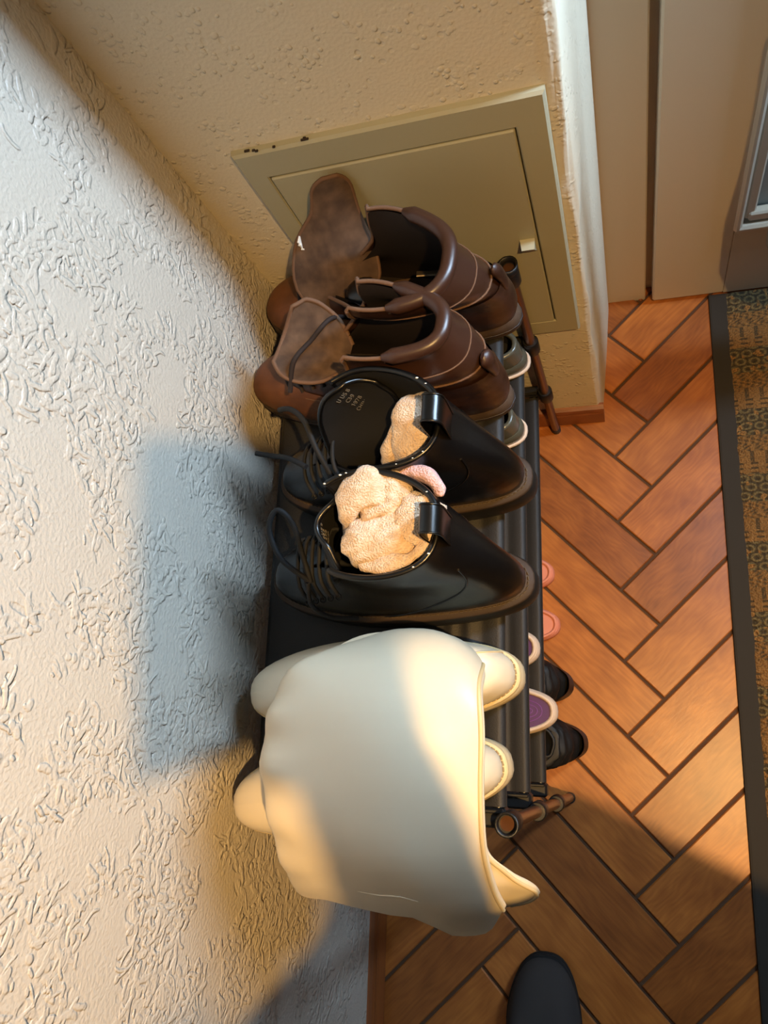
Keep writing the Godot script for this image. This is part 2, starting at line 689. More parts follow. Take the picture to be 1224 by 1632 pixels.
func herringbone_floor() -> void:
	var st := mb()
	block(st, Vector3(1.35, -0.034, 2.05), Vector3(2.94, 0.06, 4.74), 0.001)
	var fl := obj("floor", st, M["grout"])
	structure(fl, "herringbone floor of orange-brown wood-look tiles with brown joints", "floor")
	var W := 0.088
	var gap := 0.0052
	var meshes := []
	for v in 3:                             # bevelled tile, long side along u
		st = mb()
		var h := Vector2(W * 4 - gap, W - gap) / 2.0
		var bev := 0.0016
		var lo := -0.004
		var top := 0.0
		var p := [Vector2(-h.x, -h.y), Vector2(h.x, -h.y), Vector2(h.x, h.y), Vector2(-h.x, h.y)]
		var q := []
		for e in p:
			q.append(Vector2(e.x - signf(e.x) * bev, e.y - signf(e.y) * bev))
		var put := func(e: Vector2, y: float) -> void:
			st.set_smooth_group(-1)
			st.set_uv(Vector2(e.x / (2 * h.x) + 0.5, e.y / (2 * h.y) * 0.8 + 0.5 + 0.1 * (v - 1)))
			st.add_vertex(Vector3(e.x, y, e.y))
		for t in [[0, 1, 2], [0, 2, 3]]:
			for k in t:
				put.call(q[k], top)
		for k in 4:
			var n := (k + 1) % 4
			for t in [[p[k], top - bev], [p[n], top - bev], [q[n], top], [p[k], top - bev], [q[n], top], [q[k], top]]:
				put.call(t[0], t[1])
			for t in [[p[k], lo - 0.003], [p[n], lo - 0.003], [p[n], top - bev], [p[k], lo - 0.003], [p[n], top - bev], [p[k], top - bev]]:
				put.call(t[0], t[1])
		st.generate_normals()
		meshes.append(st.commit())
	var e1 := Vector3(1, 0, -1).normalized()
	var e2 := Vector3(1, 0, 1).normalized()
	var o := Vector3(0.428, 0, 0.0837)
	var r := RandomNumberGenerator.new()
	r.seed = 5
	for i in range(-16, 16):
		for j in range(-16, 16):
			var m := posmod(i + j, 8)
			var c := Vector3.ZERO
			var along := e1
			if m == 0:
				c = o + e1 * (i + 2.0) * W + e2 * (j + 0.5) * W
			elif m == 4:
				c = o + e1 * (i + 0.5) * W + e2 * (j + 2.0) * W
				along = e2
			else:
				continue
			if c.x < -0.06 or c.x > 0.86 or c.z < -0.42 or c.z > 1.28:
				continue
			var t := MeshInstance3D.new()
			t.name = "tile"
			t.mesh = meshes[r.randi() % 3]
			t.material_override = M["wood-figured tile %d" % (r.randi() % 9)]
			var turn := Basis(along, Vector3.UP, along.cross(Vector3.UP))
			if r.randf() < 0.5:
				turn = turn * Basis(Vector3.UP, PI)
			turn = turn * Basis(Vector3.RIGHT, r.randfn(0.0, 0.002)) * Basis(Vector3.BACK, r.randfn(0.0, 0.0008))
			t.transform = Transform3D(turn, c + Vector3(0, r.randf_range(-0.0004, 0.0004), 0))
			fl.add_child(t, true)


func door_and_frame() -> void:
	var z := -0.22
	# the flat casing between pier and door
	var st := mb()
	block(st, Vector3(0.462, 1.02, z - 0.040), Vector3(0.074, 2.06, 0.05), 0.002)
	block(st, Vector3(0.506, 1.02, z - 0.058), Vector3(0.02, 2.06, 0.04), 0.001)
	structure(obj("trim_1", st, M["white door paint"]), "flat off-white door casing between the pier corner and the door", "door frame")
	var d := Node3D.new()
	d.name = "door_1"
	add_child(d)
	structure(d, "off-white rebated door with a glazed panel beside the pier corner", "door")
	# leaf: stiles and rails around the glazed opening, which starts at x = 0.636, y = 0.212
	st = mb()
	block(st, Vector3(0.5735, 1.012, z - 0.02), Vector3(0.125, 2.0, 0.04), 0.003)
	block(st, Vector3(1.21, 1.01, z - 0.02), Vector3(0.18, 1.986, 0.04), 0.003)
	block(st, Vector3(0.879, 0.112, z - 0.02), Vector3(0.488, 0.20, 0.04), 0.0005)
	block(st, Vector3(0.879, 1.94, z - 0.02), Vector3(0.488, 0.126, 0.04), 0.0005)
	obj("door_leaf", st, M["white door paint"], d)
	st = mb()
	for s in [[Vector3(0.638, 1.045, z), Vector3(0.012, 1.67, 0.014)], [Vector3(0.877, 0.212, z), Vector3(0.49, 0.012, 0.014)], [Vector3(1.116, 1.055, z), Vector3(0.014, 1.65, 0.016)]]:
		block(st, s[0], s[1], 0.004)
	for s in [[Vector3(0.654, 1.055, z - 0.010), Vector3(0.016, 1.66, 0.012)], [Vector3(0.877, 0.233, z - 0.008), Vector3(0.45, 0.020, 0.016)], [Vector3(1.098, 1.06, z - 0.008), Vector3(0.022, 1.62, 0.012)]]:
		block(st, s[0], s[1], 0.003)
	obj("glazing_bead", st, M["white door paint"], d)
	st = mb()
	block(st, Vector3(0.879, 1.06, z - 0.022), Vector3(0.49, 1.7, 0.006), 0.001)
	obj("glass", st, M["frosted glass"], d)
	st = mb()
	tube(st, PackedVector3Array([Vector3(0.575, 1.05, z), Vector3(0.575, 1.05, z + 0.05)]), 0.009)
	tube(st, curve([Vector3(0.575, 1.05, z + 0.05), Vector3(0.63, 1.05, z + 0.057), Vector3(0.705, 1.05, z + 0.05)], 8), 0.009)
	obj("door_handle", st, M["steel eyelet"], d)


func service_panel() -> void:
	var t := thing("service_panel", "grey-beige metal service panel set in the plaster above the shoe rack", "access panel")
	var x0 := 0.072
	var x1 := 0.394
	var y0 := 0.362
	var y1 := 0.818
	var a0 := 0.098
	var a1 := 0.362
	var b0 := 0.398
	var b1 := 0.78
	var st := mb()
	var rows := []
	for k in [[x0, x1, y0, y1, 0.0], [x0 + 0.0005, x1 - 0.0005, y0 + 0.0005, y1 - 0.0005, 0.006], [x0 + 0.003, x1 - 0.003, y0 + 0.003, y1 - 0.003, 0.009], [a0 - 0.0015, a1 + 0.0015, b0 - 0.0015, b1 + 0.0015, 0.009], [a0, a1, b0, b1, 0.0075], [a0, a1, b0, b1, 0.0]]:
		rows.append(PackedVector3Array([Vector3(k[0], k[2], k[4]), Vector3(k[0], k[3], k[4]), Vector3(k[1], k[3], k[4]), Vector3(k[1], k[2], k[4])]))
	patch(st, rows, true, -1)
	obj("panel_frame", st, M["grey-beige panel paint"], t)
	st = mb()
	block(st, Vector3((a0 + a1) / 2, (b0 + b1) / 2, 0.0035), Vector3(a1 - a0 - 0.003, b1 - b0 - 0.003, 0.013), 0.0015)
	var dr := obj("panel_door", st, M["grey-beige panel paint"], t)
	st = mb()
	var r := RandomNumberGenerator.new()
	r.seed = 3
	for k in 7:
		block(st, Vector3(r.randf_range(0.085, 0.16), y1 + 0.001, 0.006 + r.randf_range(-0.002, 0.002)), Vector3(r.randf_range(0.0015, 0.006), 0.0016, 0.0025), 0.0003)
	obj("paint_chip", st, M["mortar dark"], t).set_meta("kind", "stuff")
	# wedge-shaped latch
	st = mb()
	var c := Vector3(0.349, 0.590, 0.010)
	var f := [c + Vector3(-0.009, 0.012, 0), c + Vector3(0.009, 0.012, 0), c + Vector3(0.009, -0.014, 0), c + Vector3(-0.006, -0.014, 0)]
	var g := [c + Vector3(-0.007, 0.010, 0.014), c + Vector3(0.008, 0.010, 0.014), c + Vector3(0.008, -0.004, 0.006), c + Vector3(-0.004, -0.006, 0.005)]
	for k in 4:
		var n := (k + 1) % 4
		tri(st, f[k], f[n], g[n], -1)
		tri(st, f[k], g[n], g[k], -1)
	tri(st, g[0], g[1], g[2], -1)
	tri(st, g[0], g[2], g[3], -1)
	obj("latch_knob", st, M["grey-beige panel paint"], dr)


# ---------------------------------------------------------------- the rack

func shoe_rack() -> void:
	var t := thing("shoe_rack", "black three-tier fabric shoe rack with bronze posts along the left wall", "shoe rack")
	var tiers := [0.55, 0.357, 0.175]
	var zb := 0.022
	var zf := 0.668
	var foot := {"rb": Vector3(0.324, 0, zb), "rf": Vector3(0.331, 0, 0.684), "lb": Vector3(0.022, 0, zb), "lf": Vector3(0.014, 0, 0.682)}
	var head := {"rb": Vector3(0.321, 0.565, zb), "rf": Vector3(0.314, 0.565, 0.664), "lb": Vector3(0.018, 0.565, zb), "lf": Vector3(0.012, 0.55, 0.668)}
	for k in foot:
		var a: Vector3 = foot[k]
		var b: Vector3 = head[k]
		var st := mb()
		tube(st, PackedVector3Array([a, a.lerp(b, 0.5), b]), 0.0075, 14)
		var post := obj("post", st, M["bronze tube"], t)
		st = mb()
		tube(st, PackedVector3Array([a, a + Vector3(0, 0.012, 0)]), 0.0088, 14)
		obj("foot_cap", st, M["black plastic"], post)
		for y in tiers:
			var f: float = y / 0.565
			var p := a.lerp(b, f)
			st = mb()
			tube(st, PackedVector3Array([p - Vector3(0, 0.018, 0), p - Vector3(0, 0.015, 0), p + Vector3(0, 0.012, 0), p + Vector3(0, 0.014, 0)]), [0.0105, 0.0118, 0.0118, 0.0105], 16)
			if y > 0.5:                        # open cup with a screw in it
				var rows := []
				for rr in [[0.0118, 0.012], [0.0125, 0.024], [0.0098, 0.024], [0.0094, 0.010]]:
					var row := PackedVector3Array()
					for j in 18:
						row.append(p + Vector3(cos(TAU * j / 18) * rr[0], rr[1], sin(TAU * j / 18) * rr[0]))
					rows.append(row)
				patch(st, rows, true, 3, true)
			obj("connector", st, M["black plastic"], post)
			if y > 0.5:
				st = mb()
				ball(st, p + Vector3(0, 0.012, 0), Vector3(0.004, 0.003, 0.004), 6)
				obj("screw", st, M["steel eyelet"], post)
	for y in tiers:
		# rails and end bars of one tier
		for x in [0.026, 0.302]:
			var st := mb()
			tube(st, PackedVector3Array([Vector3(x, y - 0.006, 0.02), Vector3(x, y - 0.006, 0.34), Vector3(x, y - 0.006, 0.668)]), 0.0068, 12)
			obj("rail", st, M["black tube"], t)
		for z in [0.016, 0.661]:
			var st := mb()
			block(st, Vector3(0.166, y - 0.008, z), Vector3(0.292, 0.024, 0.02), 0.003)
			block(st, Vector3(0.166, y + 0.006, z + (0.007 if z < 0.3 else -0.007)), Vector3(0.286, 0.006, 0.004), 0.001)
			obj("end_bar", st, M["black plastic"], t)
		# the fabric sleeve round both rails, with pressed ribs near the right edge
		var st := mb()
		var prof := PackedVector2Array()
		for i in 9:
			var a := PI * 1.35 - i * PI * 0.85 / 8.0
			prof.append(Vector2(0.026 + 0.0085 * cos(a), y - 0.006 + 0.0085 * sin(a)))
		for i in 60:
			var x := 0.034 + (0.294 - 0.034) * (i + 0.5) / 60.0
			var dip := -0.004 * sin(PI * (x - 0.034) / 0.26)
			for rib in [0.226, 0.250, 0.270]:
				dip += 0.0032 * exp(-pow((x - rib) / 0.0042, 2.0))
			dip -= 0.002 * exp(-pow((x - 0.285) / 0.004, 2.0))
			prof.append(Vector2(x, y + 0.0008 + dip))
		for i in 9:
			var a := PI * 0.5 - i * PI * 0.85 / 8.0
			prof.append(Vector2(0.302 + 0.0085 * cos(a), y - 0.006 + 0.0085 * sin(a)))
		var rows := []
		for i in 12:
			var row := PackedVector3Array()
			for p in prof:
				row.append(Vector3(p.x, p.y, 0.028 + 0.622 * i / 11.0))
			rows.append(row)
		patch(st, rows, false, 0)
		var cover := obj("fabric_shelf", st, M["black rack fabric"], t)
		# zig-zag stitches along both seams
		st = mb()
		for x in [0.066, 0.200]:
			for i in 190:
				var z := 0.034 + i * 0.0032
				block(st, Vector3(x, y + 0.0002 - 0.004 * sin(PI * (x - 0.034) / 0.26), z), Vector3(0.0055, 0.0009, 0.0011), 0.0002)
		var s := obj("stitching", st, M["gold stitching"], cover)
		s.set_meta("kind", "stuff")


# ---------------------------------------------------------------- shoes in general
# A shoe is built along +x from the heel (x = 0) to the toe, y up from the sole's underside.

# one closed outline: [x0 heel, x1 toe, heel half width, ball half width, y heel, y toe, opening angle at the front]
func outline(s: Array, n := 48, grow := 0.0, bend := 0.0, lean := 0.0) -> PackedVector3Array:
	var row := PackedVector3Array()
	var gap: float = s[6] if s.size() > 6 else 0.0
	var near: float = s[7] if s.size() > 7 else gap
	for j in n + 1:
		var a := lerpf(-PI + near, 0.0, j * 2.0 / n) if j * 2 <= n else lerpf(0.0, PI - gap, j * 2.0 / n - 1.0)
		var u := (1.0 - cos(a)) / 2.0
		var w := lerpf(s[2], s[3], smoothstep(0.15, 0.72, u)) + grow
		var x := lerpf(s[0] - grow, s[1] + grow, u)
		var y := lerpf(s[4], s[5], u * u * (3.0 - 2.0 * u))
		row.append(Vector3(x, y, signf(sin(a)) * w * pow(absf(sin(a)), 0.78) + bend * sin(PI * u) * u + lean * smoothstep(0.06, 0.2, y)))
	return row


func loft(st: SurfaceTool, specs: Array, n := 48, grow := 0.0, bend := 0.0, sg := 0, flip := false, lean := 0.0) -> Array:
	var rows := []
	for s in specs:
		rows.append(outline(s, n, grow, bend, lean))
	patch(st, rows, false, sg, flip)
	return rows


func sole(st: SurfaceTool, L: float, wh: float, wb: float, y0: float, y1: float, toe_up := 0.0, bend := 0.0, x0 := 0.0) -> void:
	var e := (y1 - y0) * 0.16
	var rows := []
	for k in [[-0.003, y0], [0.0, y0 + e], [0.0005, (y0 + y1) / 2], [0.0, y1 - e], [-0.003, y1]]:
		rows.append(outline([x0, x0 + L, wh, wb, k[1], k[1] + toe_up], 56, k[0], bend))
	patch(st, rows, false, 0)
	fan(st, rows[0], 2, true)
	fan(st, rows[-1], 3)


func seam(st: SurfaceTool, row: PackedVector3Array, r: float, from := 0.0, to := 1.0) -> void:
	var pts := PackedVector3Array()
	var n := row.size() - 1
	for i in 33:
		var t := lerpf(from, to, i / 32.0) * n
		var k := mini(int(t), n - 1)
		pts.append(row[k].lerp(row[k + 1], t - k))
	tube(st, pts, r, 6)


func stitches(st: SurfaceTool, row: PackedVector3Array, every: float, size: Vector3, from := 0.0, to := 1.0) -> void:
	var n := row.size() - 1
	var run := 0.0
	for i in range(int(from * n), int(to * n)):
		var a := row[i]
		var b := row[i + 1]
		var l := a.distance_to(b)
		while run < l:
			var p := a.lerp(b, run / l)
			var d := (b - a).normalized()
			var pts := PackedVector3Array([p - d * size.x / 2, p + Vector3(0, size.y * 0.5, 0), p + d * size.x / 2])
			tube(st, pts, size.z, 5)
			run += every
		run -= l


# a leaf: centre line points, half widths, how far the sides curl up (towards the leaf's normal), edge waviness
func leaf(st: SurfaceTool, mid: Array, half: Array, curl: Array, lean: Array, thick := 0.004, across := Vector3(0, 0, 1), n := 22) -> Array:
	var c := curve(mid, n)
	var rows := []
	var back := []
	for i in n:
		var t := float(i) / (n - 1) * (half.size() - 1)
		var k := mini(int(t), half.size() - 2)
		var h: float = cubic_interpolate(half[k], half[k + 1], half[maxi(k - 1, 0)], half[mini(k + 2, half.size() - 1)], t - k)
		var q: float = lerpf(curl[k], curl[k + 1], t - k)
		var s: float = lerpf(lean[k], lean[k + 1], t - k)
		var d := (c[mini(i + 1, n - 1)] - c[maxi(i - 1, 0)]).normalized()
		var side := (across - d * across.dot(d)).normalized()
		var nor := side.cross(d).normalized()
		var row := PackedVector3Array()
		var brow := PackedVector3Array()
		for j in 15:
			var v := j / 7.0 - 1.0
			var p := c[i] + side * (v * h) + nor * (q * v * v + s * v)
			row.append(p)
			brow.append(p - nor * thick)
		rows.append(row)
		back.append(brow)
	patch(st, rows, false, 0, true)
	patch(st, back, false, 1)
	var edge := PackedVector3Array()
	for i in n:
		edge.append(rows[i][14] - (rows[i][14] - back[i][14]) * 0.5)
	for j in range(13, 0, -1):
		edge.append(rows[n - 1][j] - (rows[n - 1][j] - back[n - 1][j]) * 0.5)
	for i in range(n - 1, -1, -1):
		edge.append(rows[i][0] - (rows[i][0] - back[i][0]) * 0.5)
	return [rows, edge]


func shoe_at(heel: Vector2, toe: Vector2, y: float) -> Transform3D:
	var d := toe - heel
	return Transform3D(Basis(Vector3.UP, atan2(-d.y, d.x)), Vector3(heel.x, y, heel.y))


# ---------------------------------------------------------------- brown boots

func brown_boot(i: int) -> void:
	var at := shoe_at(Vector2(0.336, 0.090), Vector2(0.006, 0.044), RACK) if i == 0 else shoe_at(Vector2(0.326, 0.196), Vector2(0.002, 0.152), RACK)
	var label: String = ["worn brown leather boot at the back against the panel, its tongue standing up", "worn brown leather boot with a round heel tab, just behind the black boots"][i]
	var t := thing("brown_boot", label, "boot", at, "pair of worn brown boots")
	var L := 0.335
	var lean: float = [-0.044, -0.006][i]
	var tight := 0.016 * i
	var st := mb()
	sole(st, L, 0.041, 0.053, 0.0, 0.026, 0.004, 0.006)
	var so := obj("outsole", st, M["worn grey-brown rubber"], t)
	st = mb()
	seam(st, outline([-0.001, L + 0.001, 0.0415, 0.0535, 0.012, 0.016], 56, 0.0, 0.006), 0.0012)
	obj("sole_groove", st, M["dark brown rubber heel"], so)
	var spec := catmull([
		[0.008, 0.328, 0.037, 0.050, 0.022, 0.026, 0.0],
		[0.003, 0.330, 0.040, 0.052, 0.040, 0.040, 0.0],
		[0.002, 0.318, 0.040, 0.050, 0.060, 0.058, 0.0],
		[0.004, 0.286, 0.039, 0.045, 0.082, 0.076, 0.0],
		[0.006, 0.236, 0.038, 0.042, 0.104, 0.094, 0.05],
		[0.011, 0.196, 0.040, 0.044, 0.128, 0.120, 0.5],
		[0.018, 0.180, 0.046, 0.052, 0.158, 0.156, 0.95],
		[0.029, 0.182, 0.053 - tight, 0.060 - tight, 0.186, 0.190, 1.12],
		[0.035, 0.180, 0.056 - tight, 0.063 - tight, 0.204, 0.210, 1.18]], 33)
	st = mb()
	loft(st, spec.slice(0, 21), 48, 0.0, 0.006, 0, false, lean)
	obj("upper", st, M["brown waxed leather"], t)
	st = mb()
	loft(st, spec.slice(20), 48, 0.0, 0.006, 0, false, lean)
	obj("shaft", st, M["brown smooth collar leather"], t)
	st = mb()
	loft(st, spec, 48, -0.007, 0.006, 0, true, lean)
	var bed := outline([0.012, 0.30, 0.03, 0.042, 0.034, 0.036], 40, 0.0, 0.006)
	fan(st, bed, 4)
	var lin := obj("lining", st, M["brown lining"], t)
	st = mb()
	var rim := outline(spec[-1], 48, -0.0035, 0.006, lean)
	var rr := []
	var pad := PackedVector3Array()
	for j in range(7, 42):
		pad.append(rim[j])
		rr.append(0.0082 * (0.45 + 0.55 * clampf(minf(j - 7, 41 - j) / 2.0, 0.0, 1.0)))
	tube(st, pad, rr, 12)
	obj("padded_collar", st, M["brown smooth collar leather"], t)
	st = mb()
	stitches(st, outline(spec[-2], 96, 0.0012, 0.006, lean), 0.0042, Vector3(0.0026, 0.0006, 0.0006), 0.16, 0.84)
	obj("collar_stitching", st, M["dark brown lace"], t).set_meta("kind", "stuff")
	# light raw edges: quarter panels, heel counter, front facings
	st = mb()
	seam(st, outline(spec[12], 48, 0.0010, 0.006, lean), 0.0012, 0.14, 0.86)
	seam(st, outline(spec[21], 48, 0.0010, 0.006, lean), 0.0013, 0.06, 0.94)
	seam(st, outline(spec[25], 48, 0.0006, 0.006, lean), 0.0009, 0.06, 0.94)
	for s in [0, 48]:
		var p := PackedVector3Array()
		for k in range(17, spec.size()):
			p.append(outline(spec[k], 48, 0.001, 0.006, lean)[s])
		var top := outline(spec[-1], 48, -0.003, 0.006, lean)
		for k in 8:
			p.append(top[k if s == 0 else 48 - k])
		tube(st, p, 0.0024, 6)
	obj("raw_edge", st, M["raw leather edge"], t)
	# heel counter patch with a wavy front edge
	st = mb()
	var rows := []
	for k in range(1, 19):
		var o := outline(spec[k], 96, 0.0022, 0.006, lean)
		var w := int(17.0 - 7.0 * sin(k * 0.30) + (3.0 if k < 8 else 0.0))
		var row := PackedVector3Array()
		for j in 21:
			var q := 48.0 + (j / 10.0 - 1.0) * w
			row.append(o[int(q)].lerp(o[mini(int(q) + 1, 96)], q - int(q)))
		rows.append(row)
	patch(st, rows, false)
	obj("heel_counter", st, M["brown waxed leather"], t)
	st = mb()
	if i == 1:
		tube(st, curve([Vector3(0.006, 0.092, -0.004), Vector3(0.005, 0.115, -0.008), Vector3(0.006, 0.138, -0.011), Vector3(0.010, 0.150, -0.012)], 12), [0.004, 0.006, 0.007, 0.0075, 0.008, 0.0088, 0.0096, 0.0102, 0.0105, 0.0098, 0.008, 0.004], 12, false, 0, 0.55)
		obj("heel_tab", st, M["brown waxed leather"], t)
	else:
		tube(st, curve([Vector3(0.004, 0.09, -0.006), Vector3(0.004, 0.115, -0.010), Vector3(0.006, 0.135, -0.014), Vector3(0.010, 0.146, -0.016)], 12), [0.004, 0.006, 0.007, 0.007, 0.007, 0.0072, 0.0076, 0.0078, 0.0078, 0.007, 0.006, 0.003], 12, false, 0, 0.5)
		obj("heel_tab", st, M["brown waxed leather"], t)
	# plain tan toe cap
	st = mb()
	rows = []
	for k in range(1, 15):
		var o := outline(spec[k], 96, 0.0018, 0.006, lean)
		var row := PackedVector3Array()
		for j in range(0, 26):
			row.append(o[j])
		rows.append(row)
	patch(st, rows, false)
	rows = []
	for k in range(1, 15):
		var o := outline(spec[k], 96, 0.0018, 0.006, lean)
		var row := PackedVector3Array()
		for j in range(70, 97):
			row.append(o[j])
		rows.append(row)
	patch(st, rows, false)
	obj("toe_cap", st, M["tan nubuck"], t)
	# tongue
	st = mb()
	var lf: Array
	if i == 0:
		lf = leaf(st, [Vector3(0.196, 0.088, -0.026), Vector3(0.196, 0.118, -0.016), Vector3(0.190, 0.152, 0.006), Vector3(0.182, 0.184, 0.028), Vector3(0.178, 0.212, 0.040), Vector3(0.176, 0.224, 0.044)], [0.030, 0.048, 0.044, 0.026, 0.020, 0.008], [0.004, -0.004, -0.010, -0.006, -0.004, 0.0], [0.0, 0.008, 0.006, 0.0, 0.0, 0.0], 0.004, Vector3(-0.86, 0.0, 0.5))
	else:
		lf = leaf(st, [Vector3(0.172, 0.114, 0.0), Vector3(0.192, 0.122, 0.002), Vector3(0.214, 0.130, 0.004), Vector3(0.232, 0.137, 0.006), Vector3(0.244, 0.143, 0.008)], [0.016, 0.036, 0.044, 0.042, 0.030], [0.004, 0.010, 0.016, 0.018, 0.016], [0.0, 0.006, 0.010, 0.012, 0.012])
	var to := obj("tongue", st, M["suede tongue"], t)
	st = mb()
	tube(st, lf[1], 0.0026, 6)
	obj("tongue_edge", st, M["raw leather edge"], to)
	if i == 0:
		st = mb()
		block(st, Vector3(0.228, 0.160, 0.012), Vector3(0.002, 0.026, 0.016), 0.0004)
		for k in 3:
			block(st, Vector3(0.2275, 0.152 + k * 0.008, 0.0045), Vector3(0.004, 0.002, 0.003), 0.0003)
		obj("tongue_label", st, M["white lint"], to)
	# laces and eyelet stays across the instep
	for k in 4:
		st = mb()
		var x := 0.262 - k * 0.017
		var y := 0.080 + k * 0.0085
		tube(st, curve([Vector3(x - 0.008, y - 0.006, -0.030), Vector3(x, y + 0.004, -0.014), Vector3(x + 0.003, y + 0.006, 0.006), Vector3(x - 0.004, y - 0.004, 0.034)], 12), 0.0026, 7)
		obj("lace", st, M["dark brown lace"], t)
	if i == 1:
		st = mb()
		tube(st, curve([Vector3(0.180, 0.115, 0.050), Vector3(0.190, 0.142, 0.034), Vector3(0.206, 0.146, 0.006), Vector3(0.220, 0.150, -0.022), Vector3(0.228, 0.130, -0.050)], 22), 0.0028, 7)
		obj("lace", st, M["dark brown lace"], t)
	else:
		st = mb()
		block(st, Vector3.ZERO, Vector3(0.034, 0.002, 0.040), 0.0005)
		var lb := obj("inner_label", st, M["silver label"], lin)
		lb.transform = Transform3D(Basis(Vector3(1, 0, 0), 0.9) * Basis(Vector3(0, 1, 0), 0.3), Vector3(0.095, 0.092, 0.012))
		st = mb()
		ball(st, Vector3(0.168, 0.105, -0.022), Vector3(0.022, 0.016, 0.022), 8)
		obj("inner_padding", st, M["black smooth leather"], lin)
	st = mb()
	var foot := outline([0.016, 0.20, 0.028, 0.036, 0.040, 0.040], 40, 0.0, 0.006)
	fan(st, foot)
	obj("insole", st, M["insole cloth"], lin)


# ---------------------------------------------------------------- black boots

func black_boot(i: int) -> void:
	var at := shoe_at(Vector2(0.351, 0.302), Vector2(0.044, 0.286), RACK) if i == 0 else shoe_at(Vector2(0.351, 0.418), Vector2(0.042, 0.408), RACK)
	var label: String = ["black leather ankle boot right next to the brown boots, a single sock inside", "black leather ankle boot nearest the white boots, stuffed full of cream socks"][i]
	var t := thing("black_boot", label, "boot", at, "pair of black ankle boots")
	var L := 0.308
	var st := mb()
	sole(st, L, 0.048, 0.056, 0.0, 0.034, 0.004, 0.004)
	obj("outsole", st, M["black rubber sole"], t)
	st = mb()
	var rows := []
	for k in [[0.0, 0.0325], [0.0015, 0.035], [0.0, 0.038], [-0.010, 0.0395]]:
		rows.append(outline([0.001, L - 0.001, 0.047, 0.055, k[1], k[1] + 0.004], 56, k[0] - 0.002, 0.004))
	patch(st, rows, false)
	var welt := obj("welt", st, M["dusty brown welt"], t)
	st = mb()
	stitches(st, outline([0.001, L - 0.001, 0.047, 0.055, 0.0393, 0.0433], 56, -0.007, 0.004), 0.0052, Vector3(0.0036, 0.0008, 0.0007))
	obj("welt_stitching", st, M["tan stitching"], welt).set_meta("kind", "stuff")
	var lean: float = [-0.009, -0.022][i]
	var e: float = [0.55, 0.1][i]
	var spec := catmull([
		[0.012, 0.296, 0.037, 0.046, 0.036, 0.040, 0.0, 0.0],
		[0.009, 0.297, 0.040, 0.048, 0.052, 0.054, 0.0, 0.0],
		[0.010, 0.286, 0.040, 0.046, 0.070, 0.068, 0.0, 0.0],
		[0.015, 0.256, 0.038, 0.041, 0.090, 0.082, 0.0, 0.0],
		[0.024, 0.214, 0.037, 0.039, 0.110, 0.102, 0.08, 0.1],
		[0.038, 0.196, 0.041, 0.043, 0.134, 0.132, 0.5, 0.55 + e * 0.3],
		[0.053, 0.194, 0.048, 0.050, 0.158, 0.160, 0.68, 0.74 + e * 0.8],
		[0.064, 0.198, 0.051, 0.053, 0.180, 0.186, 0.74, 0.84 + e],
		[0.068, 0.200, 0.052, 0.054, 0.194, 0.202, 0.76, 0.88 + e]], 33)
	st = mb()
	rows = []
	var inner := []
	var count := 0
	for s in spec:
		var o := outline(s, 48, 0.0, 0.004)
		var p := outline(s, 48, -0.004, 0.004)
		var d := Vector3(0, 0, -lean * smoothstep(0.06, 0.2, s[4]))
		for j in o.size():
			o[j] += d
			p[j] += d
		rows.append(o)
		inner.append(p)
		count += 1
	patch(st, rows, false)
	obj("upper", st, M["black smooth leather"], t)
	st = mb()
	patch(st, inner, false, 0, true)
	fan(st, outline([0.016, 0.28, 0.032, 0.042, 0.046, 0.048], 40, 0.0, 0.004), 3)
	obj("lining", st, M["black lining"], t)
	st = mb()
	var rim := PackedVector3Array()
	for j in 49:
		rim.append((rows[-1][j] + inner[-1][j]) / 2.0)
	tube(st, rim, 0.0032, 8)
	for s in [0, 48]:
		var p := PackedVector3Array()
		for k in range(16, rows.size()):
			p.append((rows[k][s] + inner[k][s]) / 2.0)
		tube(st, p, 0.0028, 8)
	obj("edge_piping", st, M["black edge piping"], t)
	# raised seams: back quarter and side seam
	for s in [15.0, 33.0]:
		st = mb()
		var p := PackedVector3Array()
		for k in range(2, 24):
			var q: float = clampf(s + (k - 12) * (0.35 if s < 24.0 else -0.35), 0.0, 47.9)
			p.append(rows[k][int(q)].lerp(rows[k][int(q) + 1], q - int(q)))
		tube(st, p, 0.0013, 6)
		obj("side_seam", st, M["black edge piping"], t)
	# pull loop over the back of the collar
	st = mb()
	var bk: Vector3 = rows[-1][24]
	var lp := curve([bk + Vector3(-0.004, -0.055, 0), bk + Vector3(-0.006, -0.01, 0), bk + Vector3(-0.006, 0.022, 0), bk + Vector3(0.004, 0.030, 0), bk + Vector3(0.013, 0.022, 0), bk + Vector3(0.010, -0.03, 0)], 26)
	var strap := []
	for p in lp:
		strap.append(PackedVector3Array([p + Vector3(0, 0, -0.013), p + Vector3(0, 0, -0.006), p, p + Vector3(0, 0, 0.006), p + Vector3(0, 0, 0.013)]))
	patch(st, strap, false)
	for k in 2:
		var p := PackedVector3Array()
		for row in strap:
			p.append(row[k * 4])
		tube(st, p, 0.0012, 5)
	obj("pull_loop", st, M["black edge piping"], t)
	# tongue with a rolled rim, folded forward between the facings
	st = mb()
	var z := -lean
	var mid := [Vector3(0.188, 0.092, -0.006), Vector3(0.180, 0.120, 0.012), Vector3(0.170, 0.150, 0.034), Vector3(0.162, 0.176, 0.048), Vector3(0.156, 0.190, 0.054)]
	var lf: Array
